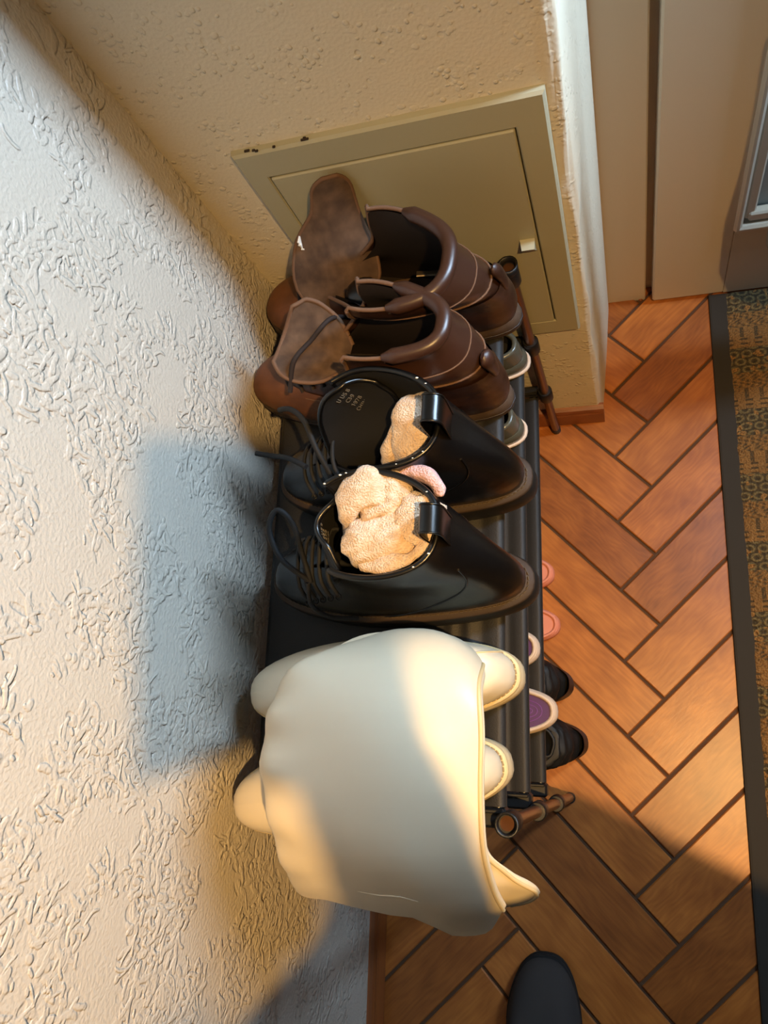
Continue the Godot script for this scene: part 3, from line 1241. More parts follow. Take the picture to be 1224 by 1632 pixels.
	if i == 0:
		lf = leaf(st, mid, [0.020, 0.030, 0.040, 0.036, 0.016], [0.0, 0.006, 0.010, 0.010, 0.004], [0.0, 0.0, 0.0, 0.0, 0.0], 0.003, Vector3(-0.86, 0.0, 0.35))
	else:
		mid = [Vector3(0.202, 0.096, z * 0.3), Vector3(0.202, 0.124, z * 0.7), Vector3(0.196, 0.152, z * 1.1), Vector3(0.193, 0.172, z * 1.2), Vector3(0.192, 0.184, z * 1.2)]
		lf = leaf(st, mid, [0.022, 0.034, 0.042, 0.038, 0.020], [0.004, 0.012, 0.020, 0.022, 0.012], [0.0, 0.0, 0.0, 0.0, 0.0], 0.003)
	var to := obj("tongue", st, M["black lining"], t)
	st = mb()
	tube(st, lf[1], 0.0028, 8)
	obj("tongue_piping", st, M["black edge piping"], to)
	# size print on the inside of the tongue
	var lines: Array = ["U US 8", "C39", "1978", "CHINA"]
	for k in lines.size():
		var tm := TextMesh.new()
		tm.text = lines[k]
		var sf := SystemFont.new()
		sf.font_names = PackedStringArray(["Droid Sans"])
		tm.font = sf
		tm.font_size = 24
		tm.pixel_size = 0.00028
		tm.depth = 0.0004
		var w := obj("size_print", tm, M["grey print"], to)
		var g: Array = lf[0]
		var at_row := 15 if i == 0 else 17 - k * 2
		var at_col := 5 if i == 0 else 6
		var up: Vector3 = (g[at_row + 2][at_col] - g[at_row - 2][at_col]).normalized()
		var over: Vector3 = (g[at_row][at_col + 1] - g[at_row][at_col - 1]).normalized()
		var tx := (up * 0.85 + over * 0.5).normalized() if i == 0 else over
		var tz := up.cross(-over).normalized() if i == 0 else over.cross(up).normalized()
		w.transform = Transform3D(Basis(tx, tz.cross(tx), tz).orthonormalized(), g[at_row][at_col] + tz * (0.0012 + 0.0004 * k) + (tx.cross(tz) * (k * 0.0086 - 0.006) if i == 0 else Vector3.ZERO))
	# laces across the instep and a bow loop
	for k in 5:
		st = mb()
		var x := 0.250 - k * 0.013
		var y := 0.082 + k * 0.011
		tube(st, curve([Vector3(x - 0.010, y - 0.002, -0.034), Vector3(x, y + 0.010, -0.014), Vector3(x + 0.002, y + 0.011, 0.008 + z), Vector3(x - 0.008, y, 0.036)], 12), 0.0024, 7)
		obj("lace", st, M["black lace"], t)
		for s in [-1, 1]:
			st = mb()
			var ring := PackedVector3Array()
			for j in 10:
				var a := TAU * j / 10
				ring.append(Vector3(x - 0.010 + cos(a) * 0.003, y + 0.001, s * 0.0345 + sin(a) * 0.003))
			tube(st, ring, 0.0011, 5, true)
			obj("eyelet", st, M["black metal"], t)
	st = mb()
	if i == 0:
		tube(st, curve([Vector3(0.200, 0.12, -0.03), Vector3(0.212, 0.150, -0.004), Vector3(0.226, 0.160, 0.026), Vector3(0.244, 0.160, 0.040), Vector3(0.262, 0.150, 0.044)], 20), 0.0030, 7)
		tube(st, curve([Vector3(0.225, 0.145, -0.02), Vector3(0.25, 0.14, -0.008), Vector3(0.275, 0.125, 0.0), Vector3(0.298, 0.125, 0.004)], 16), 0.0030, 7)
	else:
		tube(st, curve([Vector3(0.222, 0.128, -0.018), Vector3(0.245, 0.150, 0.0), Vector3(0.254, 0.166, 0.028), Vector3(0.244, 0.172, 0.046), Vector3(0.230, 0.162, 0.034), Vector3(0.226, 0.140, 0.006), Vector3(0.220, 0.126, -0.02)], 34), 0.0030, 7)
		tube(st, curve([Vector3(0.226, 0.12, -0.02), Vector3(0.222, 0.115, -0.042), Vector3(0.205, 0.10, -0.052), Vector3(0.18, 0.085, -0.05)], 14), 0.0026, 7)
	obj("lace_loop", st, M["black lace"], t)
	# white lint caught along the collar
	st = mb()
	var r := RandomNumberGenerator.new()
	r.seed = 40 + i
	for k in 6:
		var p: Vector3 = rim[r.randi_range(0, 48)] + Vector3(0, 0.003, 0)
		ball(st, p, Vector3(0.0014, 0.0007, 0.0008) * r.randf_range(0.6, 1.3), 4)
	obj("lint", st, M["white lint"], t).set_meta("kind", "stuff")


# ---------------------------------------------------------------- white boots

func white_boot(i: int) -> void:
	var at := shoe_at(Vector2(0.334, 0.514), Vector2(0.026, 0.544), RACK) if i == 0 else shoe_at(Vector2(0.320, 0.604), Vector2(0.010, 0.664), RACK)
	var label: String = ["tall cream boot beside the black boots, its wide shaft flopped over on top", "tall cream boot nearest the camera, mostly hidden under the other one's flopped shaft"][i]
	var t := thing("cream_boot", label, "boot", at, "pair of tall cream boots")
	var L := 0.308
	var st := mb()
	sole(st, L, 0.046, 0.050, 0.0, 0.036, 0.004, 0.004)
	obj("outsole", st, M["cream rubber sole"], t)
	st = mb()
	var rows := []
	for k in [[-0.002, 0.034], [0.0005, 0.037], [0.0, 0.041], [-0.004, 0.0425], [-0.007, 0.0405]]:
		rows.append(outline([0.001, L - 0.001, 0.045, 0.049, k[1], k[1] + 0.004], 56, k[0], 0.004))
	patch(st, rows, false)
	var welt := obj("welt", st, M["cream welt"], t)
	st = mb()
	stitches(st, outline([0.001, L - 0.001, 0.045, 0.049, 0.0428, 0.0468], 56, -0.0040, 0.004), 0.0058, Vector3(0.0042, 0.0010, 0.0010))
	obj("welt_stitching", st, M["cream thread"], welt).set_meta("kind", "stuff")
	var spec := catmull([
		[0.007, 0.299, 0.040, 0.044, 0.038, 0.042, 0.0],
		[0.004, 0.300, 0.043, 0.046, 0.058, 0.058, 0.0],
		[0.008, 0.288, 0.041, 0.044, 0.080, 0.074, 0.0],
		[0.018, 0.256, 0.038, 0.041, 0.100, 0.090, 0.0],
		[0.034, 0.214, 0.036, 0.040, 0.112, 0.106, 0.0],
		[0.044, 0.190, 0.040, 0.043, 0.126, 0.124, 0.0]], 24)
	st = mb()
	loft(st, spec, 48, 0.0, 0.004)
	fan(st, outline(spec[-1], 48, 0.0, 0.004), 5)
	obj("foot", st, M["cream smooth leather"], t)
	st = mb()
	var p := PackedVector3Array()
	for k in range(1, 24):
		p.append(outline(spec[k], 48, 0.0006, 0.004)[18 if i == 1 else 27])
	tube(st, p, 0.0010, 6)
	obj("back_seam", st, M["cream welt"], t)
	# the shaft: a flattened tube folded over towards the viewer; sections given in the room's axes
	var inv := t.transform.affine_inverse()
	var sec: Array
	if i == 0:   # centre x, y, z | half width | half thickness | hem dip to the right
		sec = [[0.240, 0.640, 0.520, 0.062, 0.042], [0.236, 0.685, 0.522, 0.078, 0.040], [0.222, 0.722, 0.536, 0.096, 0.030], [0.220, 0.738, 0.570, 0.102, 0.020], [0.216, 0.732, 0.620, 0.104, 0.017], [0.216, 0.706, 0.672, 0.102, 0.015], [0.214, 0.664, 0.712, 0.105, 0.013], [0.212, 0.622, 0.738, 0.110, 0.011]]
	else:
		sec = [[0.226, 0.640, 0.612, 0.060, 0.040], [0.226, 0.672, 0.622, 0.080, 0.030], [0.224, 0.690, 0.650, 0.088, 0.018], [0.224, 0.680, 0.682, 0.092, 0.012], [0.230, 0.650, 0.704, 0.102, 0.010], [0.238, 0.620, 0.718, 0.110, 0.009], [0.240, 0.594, 0.729, 0.114, 0.009], [0.238, 0.570, 0.738, 0.114, 0.008]]
	var fine := catmull(sec, 44)
	rows = []
	var inner := []
	for k in fine.size():
		var s: Array = fine[k]
		var a: Array = fine[maxi(k - 1, 0)]
		var b: Array = fine[mini(k + 1, fine.size() - 1)]
		var d := Vector3(0, b[1] - a[1], b[2] - a[2]).normalized()
		var nor := Vector3(1, 0, 0).cross(d).normalized()      # up and out of the fold
		if nor.y < 0 or (k < 8 and nor.z > 0.3):
			nor = -nor
		var f := float(k) / (fine.size() - 1)
		var row := PackedVector3Array()
		var irow := PackedVector3Array()
		for j in 48:
			var a2 := TAU * j / 48
			var cx := cos(a2)
			var sn := sin(a2)
			var u := signf(cx) * pow(absf(cx), 0.8)
			if i == 1 and f > 0.72 and u > 0.0:
				u *= 1.0 - 0.30 * pow((f - 0.72) / 0.28, 2.0)
			var hem := 0.0
			if f > 0.72:
				hem = (f - 0.72) / 0.28 * (0.058 * exp(-pow((u - 0.62) / 0.30, 4.0)) + 0.010 * exp(-pow((u - 0.1) / 0.3, 2.0)) - 0.012 + 0.024 * smoothstep(-0.55, -0.97, u))
				if i == 1:
					hem = (f - 0.72) / 0.28 * (0.022 * smoothstep(0.2, 0.6, u) - 0.010 * pow(clampf((u - 0.5) / 0.20, 0.0, 1.0), 2.0) + 0.036 * exp(-pow((u + 0.35) / 0.3, 2.0)))
			var wob := 0.0022 * sin(k * 0.45 + j * 0.5) * (1.0 - f) * (1.0 if k > 3 else 0.0) + 0.0035 * sin(k * 1.1 + 1.0) * smoothstep(-0.55, -0.95, u) * sin(PI * f) + 0.003 * sin(u * 5.0 + 0.6) * smoothstep(0.1, 0.3, f) * (1.0 - f)
			var crown := -0.008 * u * u * smoothstep(0.15, 0.5, f)
			var q: Vector3 = Vector3(s[0] + u * s[3], s[1], s[2]) + nor * (sn * s[4] + wob + crown) + d * hem
			row.append(inv * q)
			irow.append(inv * (Vector3(s[0] + u * (s[3] - 0.0025), s[1], s[2]) + nor * (sn * (s[4] - 0.0022) + wob + crown) + d * hem))
		rows.append(row)
		inner.append(irow)
	st = mb()
	patch(st, rows, true)
	patch(st, inner.slice(20), true, 1, true)
	patch(st, [rows[-1], inner[-1]], true, 2)
	var sh := obj("shaft", st, M["cream smooth leather"], t)
	st = mb()
	var line := PackedVector3Array()
	for k in range(6, rows.size()):
		line.append(rows[k][2])
	tube(st, line, 0.0022, 7)
	obj("side_piping", st, M["cream welt"], sh)
	if i == 0:
		st = mb()
		var cr := PackedVector3Array()
		for j in range(10, 14):
			cr.append(rows[36][j].lerp(rows[37][j], (j - 10) * 0.25))
		tube(st, cr, [0.0003, 0.0009, 0.0009, 0.0003], 6)
		obj("crease", st, M["cream smooth leather"], sh)


# ---------------------------------------------------------------- socks

func lump(st: SurfaceTool, c: Vector3, s: Vector3, turn: float, seedv: int, rough := 0.16) -> void:
	var n := noise(22.0, 3, seedv)
	var b := Basis(Vector3.UP, turn)
	var rows := []
	for i in 17:
		var t := PI * i / 16.0
		var row := PackedVector3Array()
		for j in 28:
			var a := TAU * j / 28
			var d := Vector3(sin(t) * cos(a), cos(t), sin(t) * sin(a))
			var e := Vector3(signf(d.x) * pow(absf(d.x), 0.75), signf(d.y) * pow(absf(d.y), 0.8), signf(d.z) * pow(absf(d.z), 0.75))
			var k := 1.0 + rough * n.get_noise_3dv(c + d * 0.05) * 2.0
			row.append(c + b * (e * s * k))
		rows.append(row)
	patch(st, rows, true)


# a folded strip of thick terry
func fold(st: SurfaceTool, pts: Array, wide: float, thick: float, axis: Vector3, seedv: int) -> void:
	var n := noise(30.0, 2, seedv)
	var c := curve(pts, 26)
	var rows := []
	for i in 26:
		var d := (c[mini(i + 1, 25)] - c[maxi(i - 1, 0)]).normalized()
		var side := (axis - d * axis.dot(d)).normalized()
		var nor := side.cross(d)
		var f := minf(1.0, minf(i, 25 - i) / 2.5 + 0.25)
		var row := PackedVector3Array()
		for j in 20:
			var a := TAU * j / 20
			var cu := signf(cos(a)) * pow(absf(cos(a)), 0.7)
			var su := signf(sin(a)) * pow(absf(sin(a)), 0.8)
			var p := c[i] + side * cu * wide * (0.85 + 0.15 * f) + nor * su * thick * f
			row.append(p + (side * cu + nor * su) * n.get_noise_3dv(p) * 0.006)
		rows.append(row)
	patch(st, rows, true)
	fan(st, rows[0], 0, true)
	fan(st, rows[-1], 0)


func socks() -> void:
	# the far boot holds one sock, the near boot a bundle
	var a := thing("sock", "single cream terry sock sticking up out of the far black boot", "sock", Transform3D(Basis(), Vector3(0.245, 0.70, 0.285)), "cream terry socks stuffed in the black boots")
	var st := mb()
	fold(st, [Vector3(0.0, -0.06, 0.02), Vector3(-0.004, -0.02, 0.026), Vector3(-0.002, 0.012, 0.018), Vector3(0.006, 0.026, -0.008), Vector3(0.016, 0.018, -0.026), Vector3(0.020, -0.02, -0.03)], 0.020, 0.011, Vector3(1, 0, 0.35), 3)
	obj("sock_leg", st, M["cream terry"], a)
	st = mb()
	fold(st, [Vector3(-0.026, -0.05, 0.018), Vector3(-0.030, -0.01, 0.022), Vector3(-0.022, 0.010, 0.006), Vector3(-0.008, 0.020, -0.020)], 0.007, 0.009, Vector3(1, 0, 0.3), 4)
	obj("sock_cuff", st, M["cream terry"], a)
	st = mb()
	fold(st, [Vector3(-0.022, -0.02, 0.040), Vector3(-0.012, -0.022, 0.056), Vector3(0.004, -0.026, 0.062)], 0.008, 0.006, Vector3(0, 1, 0), 5)
	obj("sock_toe", st, M["cream terry"], a)
	var b := thing("sock", "rolled cream terry sock bulging at the front left of the near black boot", "sock", Transform3D(Basis(), Vector3(0.221, 0.724, 0.396)), "cream terry socks stuffed in the black boots")
	st = mb()
	lump(st, Vector3(0.0, 0.0, 0.004), Vector3(0.036, 0.024, 0.025), 0.15, 11, 0.12)
	obj("sock_leg", st, M["cream terry"], b)
	st = mb()
	fold(st, [Vector3(-0.020, 0.004, 0.026), Vector3(0.010, 0.008, 0.030), Vector3(0.036, 0.008, 0.020), Vector3(0.046, 0.004, 0.002)], 0.008, 0.008, Vector3(0, 1, 0), 12)
	obj("sock_cuff", st, M["cream terry"], b)
	var c := thing("sock", "cream terry sock folded at the back left of the near black boot", "sock", Transform3D(Basis(), Vector3(0.215, 0.725, 0.362)), "cream terry socks stuffed in the black boots")
	st = mb()
	fold(st, [Vector3(-0.030, -0.03, 0.016), Vector3(-0.028, 0.006, 0.008), Vector3(-0.014, 0.022, -0.006), Vector3(0.006, 0.018, -0.012), Vector3(0.026, 0.0, -0.012)], 0.020, 0.011, Vector3(0.2, 0, 1), 13)
	obj("sock_leg", st, M["cream terry"], c)
	st = mb()
	lump(st, Vector3(0.012, 0.006, 0.0), Vector3(0.026, 0.018, 0.022), 0.4, 14, 0.2)
	obj("sock_heel", st, M["cream terry"], c)
	var d := thing("sock", "cream terry sock tucked under the pull loop of the near black boot", "sock", Transform3D(Basis(), Vector3(0.258, 0.728, 0.382)), "cream terry socks stuffed in the black boots")
	st = mb()
	lump(st, Vector3(0.0, 0.0, 0.0), Vector3(0.024, 0.020, 0.025), -0.3, 16, 0.12)
	obj("sock_leg", st, M["cream terry"], d)
	st = mb()
	fold(st, [Vector3(-0.024, -0.004, -0.044), Vector3(-0.008, 0.004, -0.048), Vector3(0.010, 0.006, -0.040), Vector3(0.024, 0.0, -0.022)], 0.007, 0.006, Vector3(0, 1, 0), 17)
	obj("sock_cuff", st, M["lilac terry"], d)


# ---------------------------------------------------------------- shoes on the lower tiers and under them

func low_shoe(called: String, label: String, category: String, group: String, at: Transform3D, L: float, w: float, mats: Array, hi := 0.07, rimmed := false) -> Node3D:
	var t := thing(called, label, category, at, group)
	var st := mb()
	sole(st, L, w * 0.80, w, 0.0, 0.026, 0.006, 0.004)
	obj("outsole", st, M[mats[0]], t)
	var spec := catmull([
		[0.006, L - 0.008, w * 0.74, w * 0.93, 0.024, 0.028, 0.0],
		[0.004, L - 0.010, w * 0.76, w * 0.92, hi * 0.5, 0.04, 0.0],
		[0.006, L - 0.05, w * 0.72, w * 0.80, hi * 0.85, hi * 0.8, 0.0],
		[0.009, L * 0.56, w * 0.66, w * 0.70, hi, hi * 1.05, 0.0]], 14)
	st = mb()
	loft(st, spec, 40, 0.0, 0.004)
	obj("upper", st, M[mats[1]], t)
	st = mb()
	loft(st, spec, 40, -0.005, 0.004, 0, true)
	fan(st, outline([0.012, L - 0.03, w * 0.68, w * 0.84, 0.029, 0.031], 40, 0.0, 0.004), 3)
	obj("lining", st, M[mats[2]], t)
	st = mb()
	tube(st, outline(spec[-1], 40, -0.0025, 0.004), 0.0042, 8)
	obj("collar", st, M[mats[1]], t)
	if rimmed:
		st = mb()
		tube(st, outline([-0.001, L + 0.001, w * 0.81, w * 1.01, 0.004, 0.010, 0.0], 56, 0.0, 0.004), 0.0032, 6)
		obj("sole_edge", st, M["off-white rubber"], t)
	return t


func slide(called: String, label: String, group: String, at: Transform3D, L: float, w: float, rim: String, bed: String, mark: String) -> Node3D:
	var t := thing(called, label, "slipper", at, group)
	var st := mb()
	sole(st, L, w * 0.86, w, 0.0, 0.024, 0.004, 0.004)
	obj("sole", st, M[rim], t)
	st = mb()
	var rows := []
	for k in [[-0.002, 0.022], [-0.001, 0.030], [-0.004, 0.032], [-0.007, 0.030], [-0.008, 0.026]]:
		rows.append(outline([0.002, L - 0.002, w * 0.84, w * 0.97, k[1], k[1] + 0.003], 48, k[0], 0.004))
	patch(st, rows, false)
	obj("raised_rim", st, M[rim], t)
	st = mb()
	var o := outline([0.009, L - 0.010, w * 0.74, w * 0.86, 0.0272, 0.030], 48, 0.0, 0.004)
	fan(st, o)
	var fb := obj("footbed", st, M[bed], t)
	if mark:
		st = mb()
		for g in [0.012, 0.019, 0.026]:
			seam(st, outline([0.010, L - 0.012, w * 0.74, w * 0.86, 0.027, 0.029], 48, -g, 0.004), 0.0009, 0.3, 0.7)
		obj("footbed_ridge", st, M[mark], fb)
	st = mb()
	var band := []
	for k in 12:
		var x := L * (0.48 + 0.36 * k / 11.0)
		var row := PackedVector3Array()
		for j in 15:
			var a := PI * j / 14.0
			row.append(Vector3(x, 0.022 + sin(a) * 0.045 * (1.0 - 0.4 * k / 11.0), cos(a) * w * 1.0))
		band.append(row)
	patch(st, band, false)
	obj("strap", st, M[rim], t)
	return t


func lower_shoes() -> void:
	var y2 := 0.360
	var g := "grey translucent-soled trainers on the middle tier"
	low_shoe("trainer", "grey-soled dark trainer poking out behind the brown boots, beside the back post", "shoe", g, shoe_at(Vector2(0.318, 0.052), Vector2(0.04, 0.03), y2), 0.28, 0.046, ["grey-green translucent rubber", "grey-green translucent rubber", "charcoal textile"], 0.06, true)
	low_shoe("trainer", "grey-soled dark trainer glimpsed under the heel of the near brown boot", "shoe", g, shoe_at(Vector2(0.312, 0.160), Vector2(0.03, 0.14), y2), 0.28, 0.046, ["grey-green translucent rubber", "grey-green translucent rubber", "charcoal textile"], 0.06, true)
	g = "white and purple slides on the lowest tier"
	slide("slide_sandal", "white slide with a purple footbed, further one, half under the rail", g, shoe_at(Vector2(0.307, 0.452), Vector2(0.06, 0.46), 0.178), 0.245, 0.048, "off-white rubber", "purple insole", "purple ridge")
	slide("slide_sandal", "white slide with a purple ridged footbed, nearer one, sticking out past the rail", g, shoe_at(Vector2(0.332, 0.546), Vector2(0.08, 0.552), 0.178), 0.245, 0.048, "off-white rubber", "purple insole", "purple ridge")
	g = "pale pink slippers on the floor under the rack"
	slide("pink_slipper", "pale pink slipper heel under the rack edge, the one further from the camera", g, shoe_at(Vector2(0.315, 0.303), Vector2(0.07, 0.30), 0.002), 0.245, 0.045, "pale pink foam", "pale pink foam", "")
	slide("pink_slipper", "pale pink slipper heel under the rack edge, next to the black ruched shoes", g, shoe_at(Vector2(0.323, 0.396), Vector2(0.08, 0.392), 0.002), 0.245, 0.045, "pale pink foam", "pale pink foam", "")
	g = "black ruched ankle shoes on the floor under the rack"
	for i in 2:
		var at := shoe_at(Vector2(0.343, 0.500), Vector2(0.10, 0.492), 0.002) if i == 0 else shoe_at(Vector2(0.364, 0.594), Vector2(0.12, 0.60), 0.002)
		var label: String = ["black ruched ankle shoe with a brown heel beside the pink slippers", "black ruched ankle shoe with a brown heel closest to the rack's front post"][i]
		var t := low_shoe("ruched_shoe", label, "shoe", g, at, 0.25, 0.047, ["olive-black rubber", "black ruched nylon", "black lining"], 0.034)
		var st := mb()
		var spec := catmull([[0.006, 0.235, 0.042, 0.046, 0.034, 0.034, 0.0], [0.012, 0.20, 0.043, 0.046, 0.060, 0.060, 0.0], [0.024, 0.15, 0.043, 0.044, 0.092, 0.095, 0.0], [0.036, 0.135, 0.038, 0.038, 0.110, 0.114, 0.0], [0.05, 0.12, 0.028, 0.028, 0.112, 0.116, 0.0]], 26)
		var rows := []
		for k in spec.size():
			var o := outline(spec[k], 64, 0.0, 0.004)
			for j in o.size():
				var w := sin(k * 1.35 + 1.6 * sin(j * 0.31 + i)) * 0.0028 + sin(j * 0.9 + k * 0.4) * 0.0012
				var dir := (o[j] - Vector3(0.08, o[j].y, 0)).normalized()
				o[j] += dir * w
			rows.append(o)
		patch(st, rows, false)
		var up := obj("ruched_cuff", st, M["black ruched nylon"], t)
		st = mb()
		var tuck := PackedVector3Array()
		for p in rows[-1]:
			tuck.append(p * 0.6 + Vector3(0.034, 0.036, 0))
		patch(st, [rows[-1], tuck], false, 2)
		fan(st, tuck, 3)
		tube(st, rows[-1], 0.003, 7)
		obj("cuff_elastic", st, M["black ruched nylon"], up)
		st = mb()
		var patch_rows := []
		for k in 8:
			var o := outline([0.000 + 0.0006 * k, 0.24, 0.0405, 0.046, 0.022 + k * 0.006, 0.03, 0.0], 64, 0.001, 0.004)
			var row := PackedVector3Array()
			for j in range(20 + k, 45 - k):
				row.append(o[20 + k + (j - 20 - k)])
			while row.size() < 25:
				row.append(row[-1])
			patch_rows.append(row)
		patch(st, patch_rows, false)
		obj("heel_patch", st, M["dark brown rubber heel"], t)


# ---------------------------------------------------------------- mat

func doormat() -> void:
	var t := thing("doormat", "patterned olive and tan loop-pile doormat with a black rubber border in front of the door", "doormat", Transform3D(Basis(Vector3.UP, -0.010), Vector3(0.610, 0.0015, -0.225)))
	var w := 0.60
	var l := 1.6
	var bw := 0.029
	var st := mb()
	var rows := []
	for k in [[0.0, 0.0], [0.001, 0.0032], [0.004, 0.0042], [bw + 0.004, 0.0046]]:
		rows.append(PackedVector3Array([Vector3(k[0], k[1], 0.004), Vector3(w - k[0], k[1], 0.004), Vector3(w - k[0], k[1], l - k[0]), Vector3(k[0], k[1], l - k[0])]))
	patch(st, rows, true, -1)
	obj("rubber_border", st, M["mat rubber border"], t)
	st = mb()
	var n := noise(60.0, 2, 71)
	rows = []
	for i in 161:
		var z := 0.006 + (l - bw - 0.006) * i / 160.0
		var row := PackedVector3Array()
		for j in 41:
			var x := bw + (w - 2.0 * bw) * j / 40.0
			if j == 0:
				x += n.get_noise_1d(z * 3.0) * 0.0022
			var y := 0.0085 + n.get_noise_2d(x, z) * 0.0007
			if j == 0 or j == 40:
				y = 0.0042
			row.append(Vector3(x, y, z))
		rows.append(row)
	for i in rows.size() - 1:
		for j in 40:
			var q := [rows[i][j], rows[i][j + 1], rows[i + 1][j + 1], rows[i + 1][j]]
			for k in [0, 1, 2, 0, 2, 3]:
				st.set_smooth_group(0)
				st.set_uv(Vector2(q[k].x, q[k].z) / 0.36)
				st.add_vertex(q[k])
	obj("loop_pile", st, M["mat loop pile"], t)


# ---------------------------------------------------------------- the photographer

# tapered capsules joined by a smooth minimum and meshed as surface nets
func body_mesh(st: SurfaceTool, bones: Array, cell: float, k: float) -> void:
	var field := {}
	for b in bones:
		var a: Vector3 = b[0]
		var c: Vector3 = b[1]
		var ra: float = b[2]
		var rb: float = b[3]
		var reach := maxf(ra, rb) + k * 3.0 + cell * 2.0
		var lo := (a.min(c) - Vector3.ONE * reach) / cell
		var hi := (a.max(c) + Vector3.ONE * reach) / cell
		var d := c - a
		var dd := maxf(d.length_squared(), 1e-9)
		for x in range(int(floor(lo.x)), int(ceil(hi.x)) + 1):
			for y in range(int(floor(lo.y)), int(ceil(hi.y)) + 1):
				for z in range(int(floor(lo.z)), int(ceil(hi.z)) + 1):
					var p := Vector3(x, y, z) * cell
					var t := clampf((p - a).dot(d) / dd, 0.0, 1.0)
					var dist := p.distance_to(a + d * t) - lerpf(ra, rb, t)
					if dist < reach:
						var key := Vector3i(x, y, z)
						field[key] = field.get(key, 0.0) + exp(-dist / k)
	var value := func(key: Vector3i) -> float:
		return -k * log(maxf(field.get(key, 0.0), 1e-9))
	var vert := {}
	var corner := [Vector3i(0, 0, 0), Vector3i(1, 0, 0), Vector3i(0, 1, 0), Vector3i(1, 1, 0), Vector3i(0, 0, 1), Vector3i(1, 0, 1), Vector3i(0, 1, 1), Vector3i(1, 1, 1)]
	var edges := [[0, 1], [2, 3], [4, 5], [6, 7], [0, 2], [1, 3], [4, 6], [5, 7], [0, 4], [1, 5], [2, 6], [3, 7]]
	var cells := {}
	for key in field:
		if absf(-k * log(field[key])) < cell * 2.0:
			for c in corner:
				cells[key - c] = true
	for key in cells:
		var v := []
		var inside := 0
		for c in corner:
			v.append(value.call(key + c))
			if v[-1] < 0.0:
				inside += 1
		if inside == 0 or inside == 8:
			continue
		var sum := Vector3.ZERO
		var n := 0
		for e in edges:
			if (v[e[0]] < 0.0) != (v[e[1]] < 0.0):
				var f: float = v[e[0]] / (v[e[0]] - v[e[1]])
				sum += Vector3(key + corner[e[0]]).lerp(Vector3(key + corner[e[1]]), f)
				n += 1
		vert[key] = sum / n * cell
	var axes := [Vector3i(1, 0, 0), Vector3i(0, 1, 0), Vector3i(0, 0, 1)]
	for key in vert:
		for ax in 3:
			var far: Vector3i = key + axes[ax]
			var a: float = value.call(key)
			var b: float = value.call(far)
			if (a < 0.0) == (b < 0.0):
				continue
			var u: Vector3i = axes[(ax + 1) % 3]
			var w: Vector3i = axes[(ax + 2) % 3]
			var q := [key, key - u, key - u - w, key - w]
			if not (vert.has(q[1]) and vert.has(q[2]) and vert.has(q[3])):
				continue
			var p := [vert[q[0]], vert[q[1]], vert[q[2]], vert[q[3]]]
			if a < 0.0:
				tri(st, p[0], p[1], p[2])
				tri(st, p[0], p[2], p[3])
			else:
				tri(st, p[0], p[2], p[1])
				tri(st, p[0], p[3], p[2])


func finger(base: Vector3, a: Vector3, b: Vector3, tip: Vector3, r: float) -> Array:
	return [[base, a, r * 1.1, r], [a, b, r, r * 0.92], [b, tip, r * 0.92, r * 0.8]]


